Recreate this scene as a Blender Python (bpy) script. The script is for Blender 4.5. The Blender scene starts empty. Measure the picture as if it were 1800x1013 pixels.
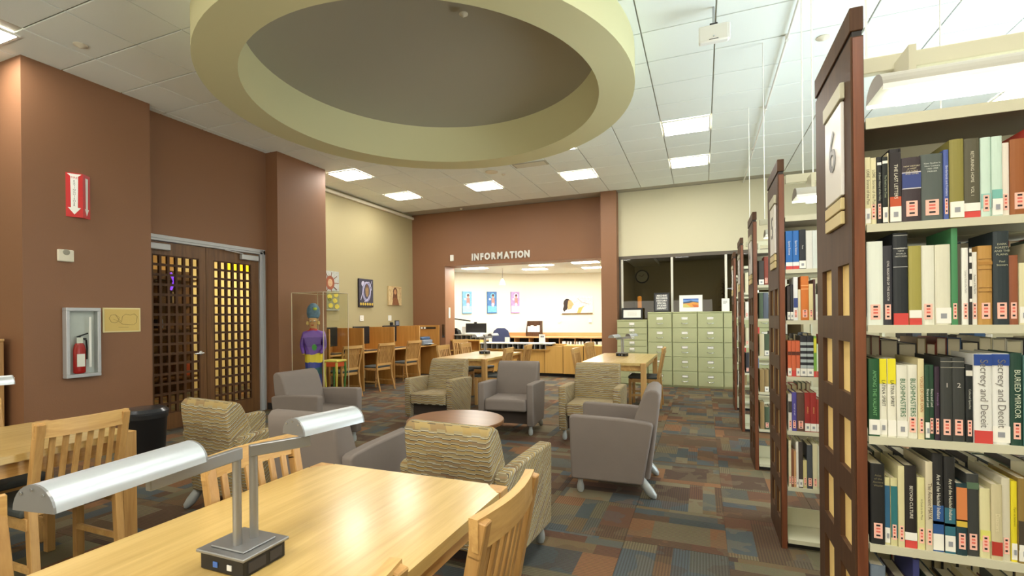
import bpy, bmesh, math, random
from mathutils import Vector, Matrix
R_ = math.radians
scene = bpy.context.scene
COL = scene.collection
random.seed(7)

# ------------------------------------------------------------------ camera
EYE = 1.36
YAW, ROLL, FPX, CYPX = R_(21.587), R_(0.582), 848.0, 558.3
fwd = Vector((-math.sin(YAW), math.cos(YAW), 0))
rt0 = Vector((math.cos(YAW), math.sin(YAW), 0))
dn0 = Vector((0, 0, -1))
rt = math.cos(ROLL) * rt0 + math.sin(ROLL) * dn0
dn = -math.sin(ROLL) * rt0 + math.cos(ROLL) * dn0
cam = bpy.data.cameras.new('camera')
cam.sensor_width = 36
cam.lens = FPX / 1800 * 36
cam.shift_y = (CYPX - 506.5) / 1800
cam.clip_start = 0.02
camo = bpy.data.objects.new('camera', cam)
COL.objects.link(camo)
camo.matrix_world = Matrix(((rt.x, -dn.x, -fwd.x, 0), (rt.y, -dn.y, -fwd.y, 0), (rt.z, -dn.z, -fwd.z, EYE), (0, 0, 0, 1)))
scene.camera = camo

# ------------------------------------------------------------------ world, exposure
w = bpy.data.worlds.new('world'); scene.world = w; w.use_nodes = True
w.node_tree.nodes['Background'].inputs[0].default_value = (1.0, 0.93, 0.8, 1)
w.node_tree.nodes['Background'].inputs[1].default_value = 0.05
vs = scene.view_settings
vs.view_transform = 'Standard'; vs.look = 'None'; vs.gamma = 1.0; vs.use_curve_mapping = False
EXPO = 1.45
vs.exposure = EXPO
PANEL_E = 14.5      # ceiling troffer diffusers
STACK_E = 9.0      # fluorescent lamps over the bookcases
# added cool fill light at the right-hand wall, tilted up to brighten the ceiling
wl = bpy.data.lights.new('fill_light_right', 'AREA'); wl.shape = 'RECTANGLE'; wl.size = 8.4; wl.size_y = 2.3; wl.energy = 250; wl.color = (0.80, 0.93, 1.0)
wlo = bpy.data.objects.new('fill_light_right', wl); COL.objects.link(wlo); wlo.location = (4.72, 4.3, 2.3); wlo.rotation_euler = (0, R_(128), 0)

# added warm fill behind the camera, tilted up at the ceiling and soffit
wl = bpy.data.lights.new('fill_light_rear', 'AREA'); wl.shape = 'RECTANGLE'; wl.size = 8.0; wl.size_y = 1.8; wl.energy = 110; wl.color = (1.0, 0.94, 0.80)
wlo = bpy.data.objects.new('fill_light_rear', wl); COL.objects.link(wlo); wlo.location = (-3.6, -3.34, 2.0); wlo.rotation_euler = (R_(125), 0, 0)

# ------------------------------------------------------------------ materials
def lin(c):
    out = []
    for v in c[:3]:
        v = v / 255.0
        out.append(v / 12.92 if v <= 0.04045 else ((v + 0.055) / 1.055) ** 2.4)
    return (out[0], out[1], out[2], 1)
_mats = {}
def mat(name, rgb, rough=0.6, metal=0.0, spec=0.5, bump=None, var=None, coat=0.0, emit=None, es=0.0, trans=0.0, ior=1.45):
    """rgb in 0-255; bump=(scale,strength); var=(scale,amount) mottling"""
    if name in _mats: return _mats[name]
    m = bpy.data.materials.new(name); m.use_nodes = True
    nt = m.node_tree; b = nt.nodes['Principled BSDF']
    b.inputs['Base Color'].default_value = lin(rgb)
    b.inputs['Roughness'].default_value = rough
    b.inputs['Metallic'].default_value = metal
    b.inputs['Specular IOR Level'].default_value = spec
    b.inputs['Coat Weight'].default_value = coat
    b.inputs['Transmission Weight'].default_value = trans
    b.inputs['IOR'].default_value = ior
    if emit:
        b.inputs['Emission Color'].default_value = lin(emit); b.inputs['Emission Strength'].default_value = es
    if bump or var:
        tc = nt.nodes.new('ShaderNodeTexCoord')
    if bump:
        n = nt.nodes.new('ShaderNodeTexNoise'); n.inputs['Scale'].default_value = bump[0]; n.inputs['Detail'].default_value = 3
        nt.links.new(tc.outputs['Object'], n.inputs['Vector'])
        bp = nt.nodes.new('ShaderNodeBump'); bp.inputs['Strength'].default_value = bump[1]; bp.inputs['Distance'].default_value = 0.01
        nt.links.new(n.outputs['Fac'], bp.inputs['Height']); nt.links.new(bp.outputs['Normal'], b.inputs['Normal'])
    if var:
        n = nt.nodes.new('ShaderNodeTexNoise'); n.inputs['Scale'].default_value = var[0]; n.inputs['Detail'].default_value = 4
        nt.links.new(tc.outputs['Object'], n.inputs['Vector'])
        mx = nt.nodes.new('ShaderNodeMix'); mx.data_type = 'RGBA'
        c = lin(rgb); k = var[1]
        mx.inputs[6].default_value = (c[0] * (1 - k), c[1] * (1 - k), c[2] * (1 - k), 1)
        mx.inputs[7].default_value = (min(1, c[0] * (1 + k)), min(1, c[1] * (1 + k)), min(1, c[2] * (1 + k)), 1)
        nt.links.new(n.outputs['Fac'], mx.inputs[0]); nt.links.new(mx.outputs[2], b.inputs['Base Color'])
    _mats[name] = m
    return m

def wood(name, c1, c2, axis='y', rough=0.35, scale=1.0, coat=0.0, spec=0.5):
    """grain runs along axis (object space)"""
    if name in _mats: return _mats[name]
    m = bpy.data.materials.new(name); m.use_nodes = True
    nt = m.node_tree; b = nt.nodes['Principled BSDF']; L = nt.links.new
    tc = nt.nodes.new('ShaderNodeTexCoord'); mp = nt.nodes.new('ShaderNodeMapping')
    s = [22 * scale] * 3; s['xyz'.index(axis)] = 1.3 * scale
    mp.inputs['Scale'].default_value = s
    L(tc.outputs['Object'], mp.inputs[0])
    n = nt.nodes.new('ShaderNodeTexNoise'); n.inputs['Scale'].default_value = 1.0; n.inputs['Detail'].default_value = 6; n.inputs['Distortion'].default_value = 0.6
    L(mp.outputs[0], n.inputs['Vector'])
    n2 = nt.nodes.new('ShaderNodeTexNoise'); n2.inputs['Scale'].default_value = 6.0; n2.inputs['Detail'].default_value = 2
    L(mp.outputs[0], n2.inputs['Vector'])
    ad = nt.nodes.new('ShaderNodeMath'); ad.operation = 'MULTIPLY_ADD'; ad.inputs[1].default_value = 0.35
    L(n2.outputs['Fac'], ad.inputs[0]); L(n.outputs['Fac'], ad.inputs[2])
    r = nt.nodes.new('ShaderNodeValToRGB')
    r.color_ramp.elements[0].position = 0.45; r.color_ramp.elements[0].color = lin(c1)
    r.color_ramp.elements[1].position = 0.95; r.color_ramp.elements[1].color = lin(c2)
    L(ad.outputs[0], r.inputs[0]); L(r.outputs[0], b.inputs['Base Color'])
    b.inputs['Roughness'].default_value = rough; b.inputs['Coat Weight'].default_value = coat; b.inputs['Coat Roughness'].default_value = 0.2
    b.inputs['Specular IOR Level'].default_value = spec
    _mats[name] = m
    return m

class NG:
    def __init__(s, m): s.nt = m.node_tree
    def m(s, op, a, b=None, c=None):
        n = s.nt.nodes.new('ShaderNodeMath'); n.operation = op
        for i, v in enumerate((a, b, c)):
            if v is None: continue
            if isinstance(v, (int, float)): n.inputs[i].default_value = v
            else: s.nt.links.new(v, n.inputs[i])
        return n.outputs[0]
    def xyz(s, x, y, z):
        n = s.nt.nodes.new('ShaderNodeCombineXYZ')
        for i, v in enumerate((x, y, z)):
            if isinstance(v, (int, float)): n.inputs[i].default_value = v
            else: s.nt.links.new(v, n.inputs[i])
        return n.outputs[0]
    def wn(s, vec):
        n = s.nt.nodes.new('ShaderNodeTexWhiteNoise'); n.noise_dimensions = '3D'
        s.nt.links.new(vec, n.inputs['Vector']); return n.outputs['Value']
    def ramp(s, fac, cols, interp='CONSTANT'):
        n = s.nt.nodes.new('ShaderNodeValToRGB'); cr = n.color_ramp; cr.interpolation = interp
        k = len(cols)
        while len(cr.elements) < k: cr.elements.new(0.5)
        for i, c in enumerate(cols):
            cr.elements[i].position = i / k if interp == 'CONSTANT' else i / (k - 1)
            cr.elements[i].color = lin(c)
        s.nt.links.new(fac, n.inputs[0]); return n.outputs[0]
    def mix(s, f, a, b, blend='MIX'):
        n = s.nt.nodes.new('ShaderNodeMix'); n.data_type = 'RGBA'; n.blend_type = blend
        if isinstance(f, (int, float)): n.inputs[0].default_value = f
        else: s.nt.links.new(f, n.inputs[0])
        for i, v in ((6, a), (7, b)):
            if isinstance(v, tuple): n.inputs[i].default_value = v
            else: s.nt.links.new(v, n.inputs[i])
        return n.outputs[2]

def carpet_material():
    m = bpy.data.materials.new('patterned_carpet'); m.use_nodes = True
    g = NG(m); nt = m.node_tree; b = nt.nodes['Principled BSDF']
    geo = nt.nodes.new('ShaderNodeNewGeometry'); sp = nt.nodes.new('ShaderNodeSeparateXYZ')
    nt.links.new(geo.outputs['Position'], sp.inputs[0])
    x, y = sp.outputs[0], sp.outputs[1]
    tx = g.m('DIVIDE', g.m('SUBTRACT', x, 0.12), 0.575); ty = g.m('DIVIDE', g.m('SUBTRACT', y, 2.97), 0.58)
    cx, cy = g.m('FLOOR', tx), g.m('FLOOR', ty)
    fx, fy = g.m('FRACT', tx), g.m('FRACT', ty)
    par = g.m('PINGPONG', g.m('ADD', cx, cy), 1.0)
    mixf = lambda u, v: g.m('ADD', g.m('MULTIPLY', u, g.m('SUBTRACT', 1.0, par)), g.m('MULTIPLY', v, par))
    a, bb = mixf(fx, fy), mixf(fy, fx)
    rc = g.wn(g.xyz(cx, cy, 3.3))
    # strips of unequal width
    aw = g.m('ADD', g.m('MULTIPLY', a, 4.0), g.m('MULTIPLY', g.m('SINE', g.m('ADD', g.m('MULTIPLY', a, 7.0), g.m('MULTIPLY', rc, 6.0))), 0.42))
    s = g.m('FLOOR', aw)
    r1 = g.wn(g.xyz(g.m('ADD', cx, g.m('MULTIPLY', s, 17.3)), cy, 1.7))
    blk = g.m('FLOOR', g.m('ADD', g.m('MULTIPLY', bb, 1.7), r1))
    h = g.wn(g.xyz(g.m('ADD', cx, g.m('MULTIPLY', s, 9.1)), g.m('ADD', cy, g.m('MULTIPLY', blk, 5.7)), 8.8))
    cols = [(110, 100, 78), (80, 86, 87), (92, 73, 56), (126, 92, 64), (82, 66, 54), (102, 96, 75), (92, 76, 58), (74, 79, 78), (114, 104, 82), (98, 72, 56), (106, 90, 66), (88, 88, 80)]
    base = g.ramp(h, cols)
    # soft bleeding of a neighbouring yarn colour inside a block
    no = nt.nodes.new('ShaderNodeTexNoise'); no.inputs['Scale'].default_value = 5.0; no.inputs['Detail'].default_value = 2
    nt.links.new(geo.outputs['Position'], no.inputs['Vector'])
    h2 = g.wn(g.xyz(g.m('ADD', cy, g.m('MULTIPLY', s, 3.1)), g.m('ADD', cx, blk), 2.2))
    second = g.ramp(h2, [cols[i] for i in (3, 0, 1, 9, 4, 8)])
    f2 = g.m('MULTIPLY', g.m('GREATER_THAN', no.outputs['Fac'], 0.55), 0.35)
    c1 = g.mix(f2, base, second)
    # ribbed yarn lines along the strip
    rib = g.m('GREATER_THAN', g.m('SINE', g.m('MULTIPLY', a, 230.0)), 0.1)
    ribon = g.m('GREATER_THAN', g.wn(g.xyz(cx, g.m('ADD', cy, s), g.m('ADD', blk, 6.0))), 0.45)
    c2 = g.mix(g.m('MULTIPLY', g.m('MULTIPLY', rib, ribon), 0.4), c1, lin((60, 50, 46)))
    n3 = nt.nodes.new('ShaderNodeTexNoise'); n3.inputs['Scale'].default_value = 180.0
    nt.links.new(geo.outputs['Position'], n3.inputs['Vector'])
    c3 = g.mix(0.25, c2, n3.outputs['Color'], 'OVERLAY')
    nt.links.new(c3, b.inputs['Base Color'])
    b.inputs['Roughness'].default_value = 0.95; b.inputs['Specular IOR Level'].default_value = 0.15
    bp = nt.nodes.new('ShaderNodeBump'); bp.inputs['Strength'].default_value = 0.4; bp.inputs['Distance'].default_value = 0.003
    nt.links.new(n3.outputs['Fac'], bp.inputs['Height']); nt.links.new(bp.outputs[0], b.inputs['Normal'])
    return m

def striped_fabric():
    m = bpy.data.materials.new('wavy_striped_fabric'); m.use_nodes = True
    g = NG(m); nt = m.node_tree; b = nt.nodes['Principled BSDF']
    tc = nt.nodes.new('ShaderNodeTexCoord'); sp = nt.nodes.new('ShaderNodeSeparateXYZ')
    nt.links.new(tc.outputs['Object'], sp.inputs[0])
    x, y, z = sp.outputs[0], sp.outputs[1], sp.outputs[2]
    hgeo = nt.nodes.new('ShaderNodeNewGeometry')
    # brick-like woven dashes: rows along the height, each row shifted, bands jogging up and down
    hc = g.m('ADD', x, y)
    row0 = g.m('FLOOR', g.m('DIVIDE', z, 0.054))
    jog = g.m('PINGPONG', g.m('FLOOR', g.m('ADD', g.m('DIVIDE', hc, 0.052), g.m('MULTIPLY', row0, 0.37))), 1.0)
    v = g.m('DIVIDE', g.m('ADD', g.m('ADD', z, g.m('MULTIPLY', y, 0.8)), g.m('MULTIPLY', jog, 0.0055)), 0.026)
    row = g.m('FLOOR', v); fr = g.m('FRACT', v)
    seg = g.m('FLOOR', g.m('ADD', g.m('DIVIDE', hc, 0.10), g.m('MULTIPLY', g.wn(g.xyz(row, 0.0, 0.0)), 5.0)))
    hr = g.wn(g.xyz(row, seg, 4.4)); hr2 = g.wn(g.xyz(row, 3.0, 1.4))
    cA = g.mix(0.5, g.ramp(hr, [(168, 140, 84), (138, 108, 78), (176, 152, 100), (150, 132, 100)]), g.ramp(hr2, [(170, 140, 80), (132, 104, 78), (160, 140, 96)]))
    cD = g.ramp(g.wn(g.xyz(row, seg, 7.7)), [(92, 84, 70), (112, 100, 82), (84, 80, 74)])
    cW = g.ramp(g.wn(g.xyz(row, seg, 2.1)), [(196, 192, 174), (180, 170, 142), (188, 186, 170)])
    cT = g.ramp(hr, [(150, 136, 106), (134, 120, 92), (160, 146, 112)])
    c = g.mix(g.m('GREATER_THAN', fr, 0.38), cA, cD)
    c = g.mix(g.m('GREATER_THAN', fr, 0.56), c, cW)
    c = g.mix(g.m('GREATER_THAN', fr, 0.72), c, cT)
    nt.links.new(c, b.inputs['Base Color'])
    b.inputs['Roughness'].default_value = 0.9; b.inputs['Specular IOR Level'].default_value = 0.2
    n = nt.nodes.new('ShaderNodeTexNoise'); n.inputs['Scale'].default_value = 400
    nt.links.new(tc.outputs['Object'], n.inputs['Vector'])
    bp = nt.nodes.new('ShaderNodeBump'); bp.inputs['Strength'].default_value = 0.3; bp.inputs['Distance'].default_value = 0.003
    nt.links.new(n.outputs['Fac'], bp.inputs['Height']); nt.links.new(bp.outputs[0], b.inputs['Normal'])
    return m

M = {}
M['brown'] = mat('brown_wall_paint', (136, 97, 69), 0.55, bump=(90, 0.08))
M['cream_dim'] = mat('cream_wall_paint_dimmed', (174, 163, 124), 0.7, bump=(90, 0.06))  # cream paint darkened because less light falls on the left wall
M['cream_lit'] = mat('cream_paint_lit', (236, 231, 210), 0.7, bump=(90, 0.06))  # paler copy of the cream, carrying the alcove's brighter light in its colour
M['cream'] = mat('cream_wall_paint', (206, 200, 170), 0.7, bump=(90, 0.06))
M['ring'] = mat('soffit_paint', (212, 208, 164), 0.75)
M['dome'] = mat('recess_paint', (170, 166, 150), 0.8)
M['tile'] = mat('acoustic_tile', (240, 247, 244), 0.9, bump=(260, 0.25), var=(200, 0.04))
M['tbar'] = mat('ceiling_grid', (176, 172, 158), 0.6)
M['alu'] = mat('brushed_aluminium', (190, 192, 194), 0.38, metal=0.85)
M['alu_frame'] = mat('aluminium_frame', (186, 188, 190), 0.45, metal=0.35)
M['lampgrey'] = mat('satin_lamp_metal', (150, 150, 150), 0.4, metal=0.7)
M['shade'] = mat('silver_lamp_shade', (205, 212, 218), 0.33, metal=0.55)
M['black'] = mat('black_plastic', (28, 27, 28), 0.45)
M['darkgrey'] = mat('dark_grey', (58, 56, 58), 0.5)
M['white'] = mat('white_enamel', (236, 236, 230), 0.45)
M['offwhite'] = mat('off_white_plastic', (226, 220, 200), 0.5)
M['paper'] = mat('paper', (240, 238, 230), 0.8)
M['oak'] = wood('oak_grain_y', (190, 142, 78), (226, 184, 114), 'y', 0.36, 1.0, 0.15)
M['oakx'] = wood('oak_grain_x', (180, 137, 78), (212, 172, 108), 'x', 0.4, 1.0)
M['oakz'] = wood('oak_grain_z', (168, 125, 70), (202, 160, 98), 'z', 0.45, 1.0)
M['tabletop'] = wood('oak_tabletop', (188, 156, 90), (216, 186, 120), 'y', 0.34, 1.0, 0.7)
M['carrel'] = wood('carrel_oak', (176, 124, 58), (204, 152, 80), 'z', 0.45, 0.7)
M['mahog'] = wood('mahogany_z', (68, 46, 32), (92, 65, 44), 'z', 0.5, 1.0, 0.0, 0.18)
M['mahog2'] = wood('mahogany_edge', (96, 52, 32), (136, 80, 50), 'z', 0.35, 1.0, 0.1)
M['doorw'] = wood('door_wood', (92, 62, 36), (124, 86, 50), 'z', 0.4, 1.0, 0.1)
M['walnut'] = wood('coffee_table_wood', (118, 76, 46), (150, 104, 66), 'x', 0.3, 0.35, 0.15)
M['tanpanel'] = mat('tan_inset', (255, 222, 146), 0.6)
M['shelf'] = mat('beige_shelf_steel', (200, 197, 172), 0.5)
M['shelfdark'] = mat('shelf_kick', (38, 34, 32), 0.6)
M['greyfab'] = mat('grey_fabric', (130, 120, 113), 0.9, spec=0.2, bump=(500, 0.25), var=(12, 0.04))
M['cushion'] = mat('dark_seat_fabric', (74, 78, 76), 0.85, bump=(300, 0.2))
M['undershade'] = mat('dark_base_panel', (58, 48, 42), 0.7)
M['cab'] = mat('sage_steel', (176, 180, 138), 0.5)
M['chrome'] = mat('chrome', (206, 208, 210), 0.25, metal=0.9)
M['red'] = mat('sign_red', (196, 34, 34), 0.4)
M['exred'] = mat('extinguisher_red', (186, 30, 26), 0.3)
M['steel_in'] = mat('cabinet_white', (220, 222, 222), 0.5)
M['footgrey'] = mat('cast_foot', (168, 172, 170), 0.35, metal=0.2)
M['carpet'] = carpet_material()
M['stripe'] = striped_fabric()
M['navy'] = mat('navy_fabric', (56, 62, 92), 0.85)
M['wtop'] = mat('counter_laminate', (206, 204, 196), 0.4)
M['goldoak'] = wood('counter_oak', (206, 160, 82), (218, 174, 96), 'z', 0.5, 0.6)
M['woodtop'] = wood('back_counter_wood', (176, 128, 78), (206, 160, 108), 'x', 0.5, 0.6)
M['dark'] = mat('dark_void', (26, 22, 20), 0.8)
M['roomdark'] = mat('office_wall', (150, 140, 112), 0.8)

def glass(name, tint=(255, 255, 255), rough=0.0, alpha=None, refl=0.1):
    m = bpy.data.materials.new(name); m.use_nodes = True
    nt = m.node_tree; nt.nodes.remove(nt.nodes['Principled BSDF']); out = nt.nodes['Material Output']
    t = nt.nodes.new('ShaderNodeBsdfTransparent'); t.inputs[0].default_value = lin(tint)
    gl = nt.nodes.new('ShaderNodeBsdfGlossy'); gl.inputs['Roughness'].default_value = rough
    fr = nt.nodes.new('ShaderNodeFresnel'); fr.inputs[0].default_value = 1.5
    mx = nt.nodes.new('ShaderNodeMixShader')
    ml = nt.nodes.new('ShaderNodeMath'); ml.operation = 'MULTIPLY'; ml.inputs[1].default_value = refl * 10
    gg = nt.nodes.new('ShaderNodeNewGeometry'); bk = nt.nodes.new('ShaderNodeMath'); bk.operation = 'SUBTRACT'; bk.inputs[0].default_value = 1.0; nt.links.new(gg.outputs['Backfacing'], bk.inputs[1])
    mk = nt.nodes.new('ShaderNodeMath'); mk.operation = 'MULTIPLY'; nt.links.new(fr.outputs[0], mk.inputs[0]); nt.links.new(bk.outputs[0], mk.inputs[1]); nt.links.new(mk.outputs[0], ml.inputs[0]); nt.links.new(ml.outputs[0], mx.inputs[0])
    nt.links.new(t.outputs[0], mx.inputs[1]); nt.links.new(gl.outputs[0], mx.inputs[2]); nt.links.new(mx.outputs[0], out.inputs[0])
    return m
M['glass'] = glass('clear_glass', (248, 250, 248), 0.02, refl=0.07)
M['acrylic'] = glass('clear_acrylic', (250, 250, 246), 0.01, refl=0.06)
M['tintglass'] = glass('smoked_window', (222, 218, 204), 0.01, refl=0.06)
def emis(name, rgb, s):
    m = bpy.data.materials.new(name); m.use_nodes = True
    b = m.node_tree.nodes['Principled BSDF']; b.inputs['Base Color'].default_value = lin(rgb)
    b.inputs['Emission Color'].default_value = lin(rgb); b.inputs['Emission Strength'].default_value = s
    return m
M['panel'] = emis('troffer_diffuser', (255, 250, 240), PANEL_E)
M['tube'] = emis('fluorescent_lens', (244, 250, 255), STACK_E)
M['alcpanel'] = emis('alcove_troffer', (255, 250, 238), 34.0)
M['pend'] = emis('pendant_glass', (255, 232, 170), 2.2)
M['ysign'] = emis('yellow_lit_sign', (255, 206, 30), .45)
M['neon'] = emis('violet_neon', (110, 60, 255), .8)
M['uplight'] = emis('uplight_lens', (236, 248, 255), 10.0)

# ------------------------------------------------------------------ mesh helpers
class MB:
    def __init__(s): s.v = []; s.f = []; s.sm = []
    def add(s, vs, fs, smooth=False, mtx=None):
        o = len(s.v)
        for p in vs:
            p = Vector(p)
            s.v.append(mtx @ p if mtx else p)
        for f in fs: s.f.append([i + o for i in f]); s.sm.append(smooth)
        return s
    def box(s, lo, hi, b=0.0, mtx=None):
        x0, y0, z0 = lo; x1, y1, z1 = hi
        if x0 > x1: x0, x1 = x1, x0
        if y0 > y1: y0, y1 = y1, y0
        if z0 > z1: z0, z1 = z1, z0
        if b <= 0:
            vs = [(x, y, z) for z in (z0, z1) for y in (y0, y1) for x in (x0, x1)]
            return s.add(vs, [(0, 2, 3, 1), (4, 5, 7, 6), (0, 1, 5, 4), (2, 6, 7, 3), (0, 4, 6, 2), (1, 3, 7, 5)], False, mtx)
        b = min(b, (x1 - x0) * .49, (y1 - y0) * .49, (z1 - z0) * .49)
        vs = []; idx = {}
        for cx in (0, 1):
            for cy in (0, 1):
                for cz in (0, 1):
                    X, Y, Z = (x0, x1)[cx], (y0, y1)[cy], (z0, z1)[cz]
                    dx, dy, dz = (b, -b)[cx], (b, -b)[cy], (b, -b)[cz]
                    idx[cx, cy, cz, 0] = len(vs); vs.append((X, Y + dy, Z + dz))
                    idx[cx, cy, cz, 1] = len(vs); vs.append((X + dx, Y, Z + dz))
                    idx[cx, cy, cz, 2] = len(vs); vs.append((X + dx, Y + dy, Z))
        fs = []
        I = lambda x, y, z, k: idx[x, y, z, k]
        fs.append((I(0,0,0,0), I(0,0,1,0), I(0,1,1,0), I(0,1,0,0))); fs.append((I(1,0,0,0), I(1,1,0,0), I(1,1,1,0), I(1,0,1,0)))
        fs.append((I(0,0,0,1), I(1,0,0,1), I(1,0,1,1), I(0,0,1,1))); fs.append((I(0,1,0,1), I(0,1,1,1), I(1,1,1,1), I(1,1,0,1)))
        fs.append((I(0,0,0,2), I(0,1,0,2), I(1,1,0,2), I(1,0,0,2))); fs.append((I(0,0,1,2), I(1,0,1,2), I(1,1,1,2), I(0,1,1,2)))
        for a in (0, 1):
            for c in (0, 1):
                q = (I(a,c,0,0), I(a,c,1,0), I(a,c,1,1), I(a,c,0,1)); fs.append(q if (a + c) % 2 else q[::-1])
                q = (I(a,0,c,0), I(a,1,c,0), I(a,1,c,2), I(a,0,c,2)); fs.append(q[::-1] if (a + c) % 2 else q)
                q = (I(0,a,c,1), I(1,a,c,1), I(1,a,c,2), I(0,a,c,2)); fs.append(q if (a + c) % 2 else q[::-1])
        for cx in (0, 1):
            for cy in (0, 1):
                for cz in (0, 1):
                    q = (I(cx,cy,cz,0), I(cx,cy,cz,1), I(cx,cy,cz,2)); fs.append(q if (cx + cy + cz) % 2 else q[::-1])
        return s.add(vs, fs, False, mtx)
    def prism(s, poly, a0, a1, axis='z', mtx=None, smooth=False):
        """polygon (list of 2-D points) extruded along an axis"""
        n = len(poly); vs = []
        for a in (a0, a1):
            for p, q in poly:
                vs.append({'z': (p, q, a), 'y': (p, a, q), 'x': (a, p, q)}[axis])
        fs = [tuple(range(n))[::-1], tuple(range(n, 2 * n))]
        fs += [(i, (i + 1) % n, n + (i + 1) % n, n + i) for i in range(n)]
        return s.add(vs, fs, smooth, mtx)
    def tube(s, pts, r, n=10, cap=True, mtx=None):
        pts = [Vector(p) for p in pts]; rs = r if isinstance(r, (list, tuple)) else [r] * len(pts)
        vs = []; fs = []
        prev = None
        for i, p in enumerate(pts):
            d = (pts[min(i + 1, len(pts) - 1)] - pts[max(i - 1, 0)]).normalized()
            if prev is None:
                up = Vector((0, 0, 1)) if abs(d.z) < 0.9 else Vector((1, 0, 0))
                u = d.cross(up).normalized()
            else:
                u = (prev - d * prev.dot(d)).normalized()
            prev = u; v = d.cross(u)
            for k in range(n):
                a = 2 * math.pi * k / n
                vs.append(p + (u * math.cos(a) + v * math.sin(a)) * rs[i])
        for i in range(len(pts) - 1):
            for k in range(n):
                fs.append((i * n + k, (i + 1) * n + k, (i + 1) * n + (k + 1) % n, i * n + (k + 1) % n))
        o = len(s.v); s.add(vs, fs, True, mtx)
        if cap:
            s.f.append([o + k for k in range(n)]); s.sm.append(False)
            s.f.append([o + (len(pts) - 1) * n + k for k in range(n)][::-1]); s.sm.append(False)
        return s
    def lathe(s, prof, n=20, c=(0, 0, 0), sx=1.0, sy=1.0, mtx=None):
        vs = []; fs = []
        for r, z in prof:
            for k in range(n):
                a = 2 * math.pi * k / n
                vs.append((c[0] + r * sx * math.cos(a), c[1] + r * sy * math.sin(a), c[2] + z))
        for i in range(len(prof) - 1):
            for k in range(n):
                fs.append((i * n + k, i * n + (k + 1) % n, (i + 1) * n + (k + 1) % n, (i + 1) * n + k))
        fs.append(tuple(range(n))[::-1]); fs.append(tuple(range((len(prof) - 1) * n, len(prof) * n)))
        return s.add(vs, fs, True, mtx)
    def bar(s, a, b, wx, wy, bev=0.0, up=(0, 0, 1)):
        """rectangular bar from a to b"""
        a, b = Vector(a), Vector(b); d = (b - a); L = d.length; d.normalize()
        u = Vector(up).cross(d)
        if u.length < 1e-4: u = Vector((1, 0, 0))
        u.normalize(); v = d.cross(u)
        mt = Matrix(((u.x, v.x, d.x, a.x), (u.y, v.y, d.y, a.y), (u.z, v.z, d.z, a.z), (0, 0, 0, 1)))
        return s.box((-wx / 2, -wy / 2, 0), (wx / 2, wy / 2, L), bev, mt)
    def ribbon(s, pts, w, t, bev=None):
        """curved plank: pts = centre line (x,y,z); vertical height w, thickness t (perpendicular, horizontal)"""
        pts = [Vector(p) for p in pts]; vs = []; fs = []
        for i, p in enumerate(pts):
            d = (pts[min(i + 1, len(pts) - 1)] - pts[max(i - 1, 0)]); d.z = 0; d.normalize()
            nrm = Vector((-d.y, d.x, 0))
            for a, c in ((-1, -1), (1, -1), (1, 1), (-1, 1)):
                vs.append(p + nrm * (a * t / 2) + Vector((0, 0, c * w / 2)))
        for i in range(len(pts) - 1):
            for k in range(4):
                fs.append((i * 4 + k, i * 4 + (k + 1) % 4, (i + 1) * 4 + (k + 1) % 4, (i + 1) * 4 + k))
        fs.append((3, 2, 1, 0)); e = (len(pts) - 1) * 4; fs.append((e, e + 1, e + 2, e + 3))
        return s.add(vs, fs, False)
    def build(s, name, m, parent=None, loc=None, sharp=35, **props):
        me = bpy.data.meshes.new(name); me.from_pydata([tuple(p) for p in s.v], [], s.f)
        me.materials.append(m if not isinstance(m, str) else M[m])
        bm = bmesh.new(); bm.from_mesh(me); bmesh.ops.recalc_face_normals(bm, faces=bm.faces[:]); bm.to_mesh(me); bm.free()
        me.polygons.foreach_set('use_smooth', s.sm)
        if any(s.sm): me.set_sharp_from_angle(angle=R_(sharp))
        o = bpy.data.objects.new(name, me); COL.objects.link(o)
        if parent is not None: o.parent = parent
        if loc: o.location = loc
        for k, v in props.items(): o[k] = v
        return o

def empty(name, loc=(0, 0, 0), rz=0.0):
    o = bpy.data.objects.new(name, None); COL.objects.link(o)
    o.location = loc; o.rotation_euler = (0, 0, rz); o.empty_display_size = 0.1
    return o
def tag(o, label=None, cat=None, group=None, kind=None):
    if label: o['label'] = label
    if cat: o['category'] = cat
    if group: o['group'] = group
    if kind: o['kind'] = kind
    return o
def copy_tree(o, parent=None):
    c = o.copy(); COL.objects.link(c); c.parent = parent
    for ch in [x for x in o.children]: copy_tree(ch, c)
    return c
def bev(o, wdt, seg=3, angle=35):
    md = o.modifiers.new('bevel', 'BEVEL'); md.width = wdt; md.segments = seg; md.limit_method = 'ANGLE'; md.angle_limit = R_(angle)
    for p in o.data.polygons: p.use_smooth = True
    o.data.set_sharp_from_angle(angle=R_(60))
    return o
def text(name, s, size, m, parent, mtx, extrude=0.0, xs=1.0, align='CENTER', bold=0.0, spacing=1.0):
    cu = bpy.data.curves.new(name, 'FONT'); cu.body = s; cu.size = size; cu.extrude = extrude
    cu.align_x = align; cu.align_y = 'CENTER'; cu.resolution_u = 3; cu.offset = bold; cu.space_character = spacing
    t = bpy.data.objects.new(name + '_curve', cu); COL.objects.link(t)
    dg = bpy.context.evaluated_depsgraph_get(); dg.update()
    me = bpy.data.meshes.new_from_object(t.evaluated_get(dg)); me.name = name
    bpy.data.objects.remove(t); bpy.data.curves.remove(cu)
    me.materials.clear(); me.materials.append(M[m] if isinstance(m, str) else m)
    o = bpy.data.objects.new(name, me); COL.objects.link(o)
    if parent is not None: o.parent = parent
    o.matrix_local = mtx @ Matrix.Diagonal((xs, 1, 1, 1))
    return o
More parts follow.
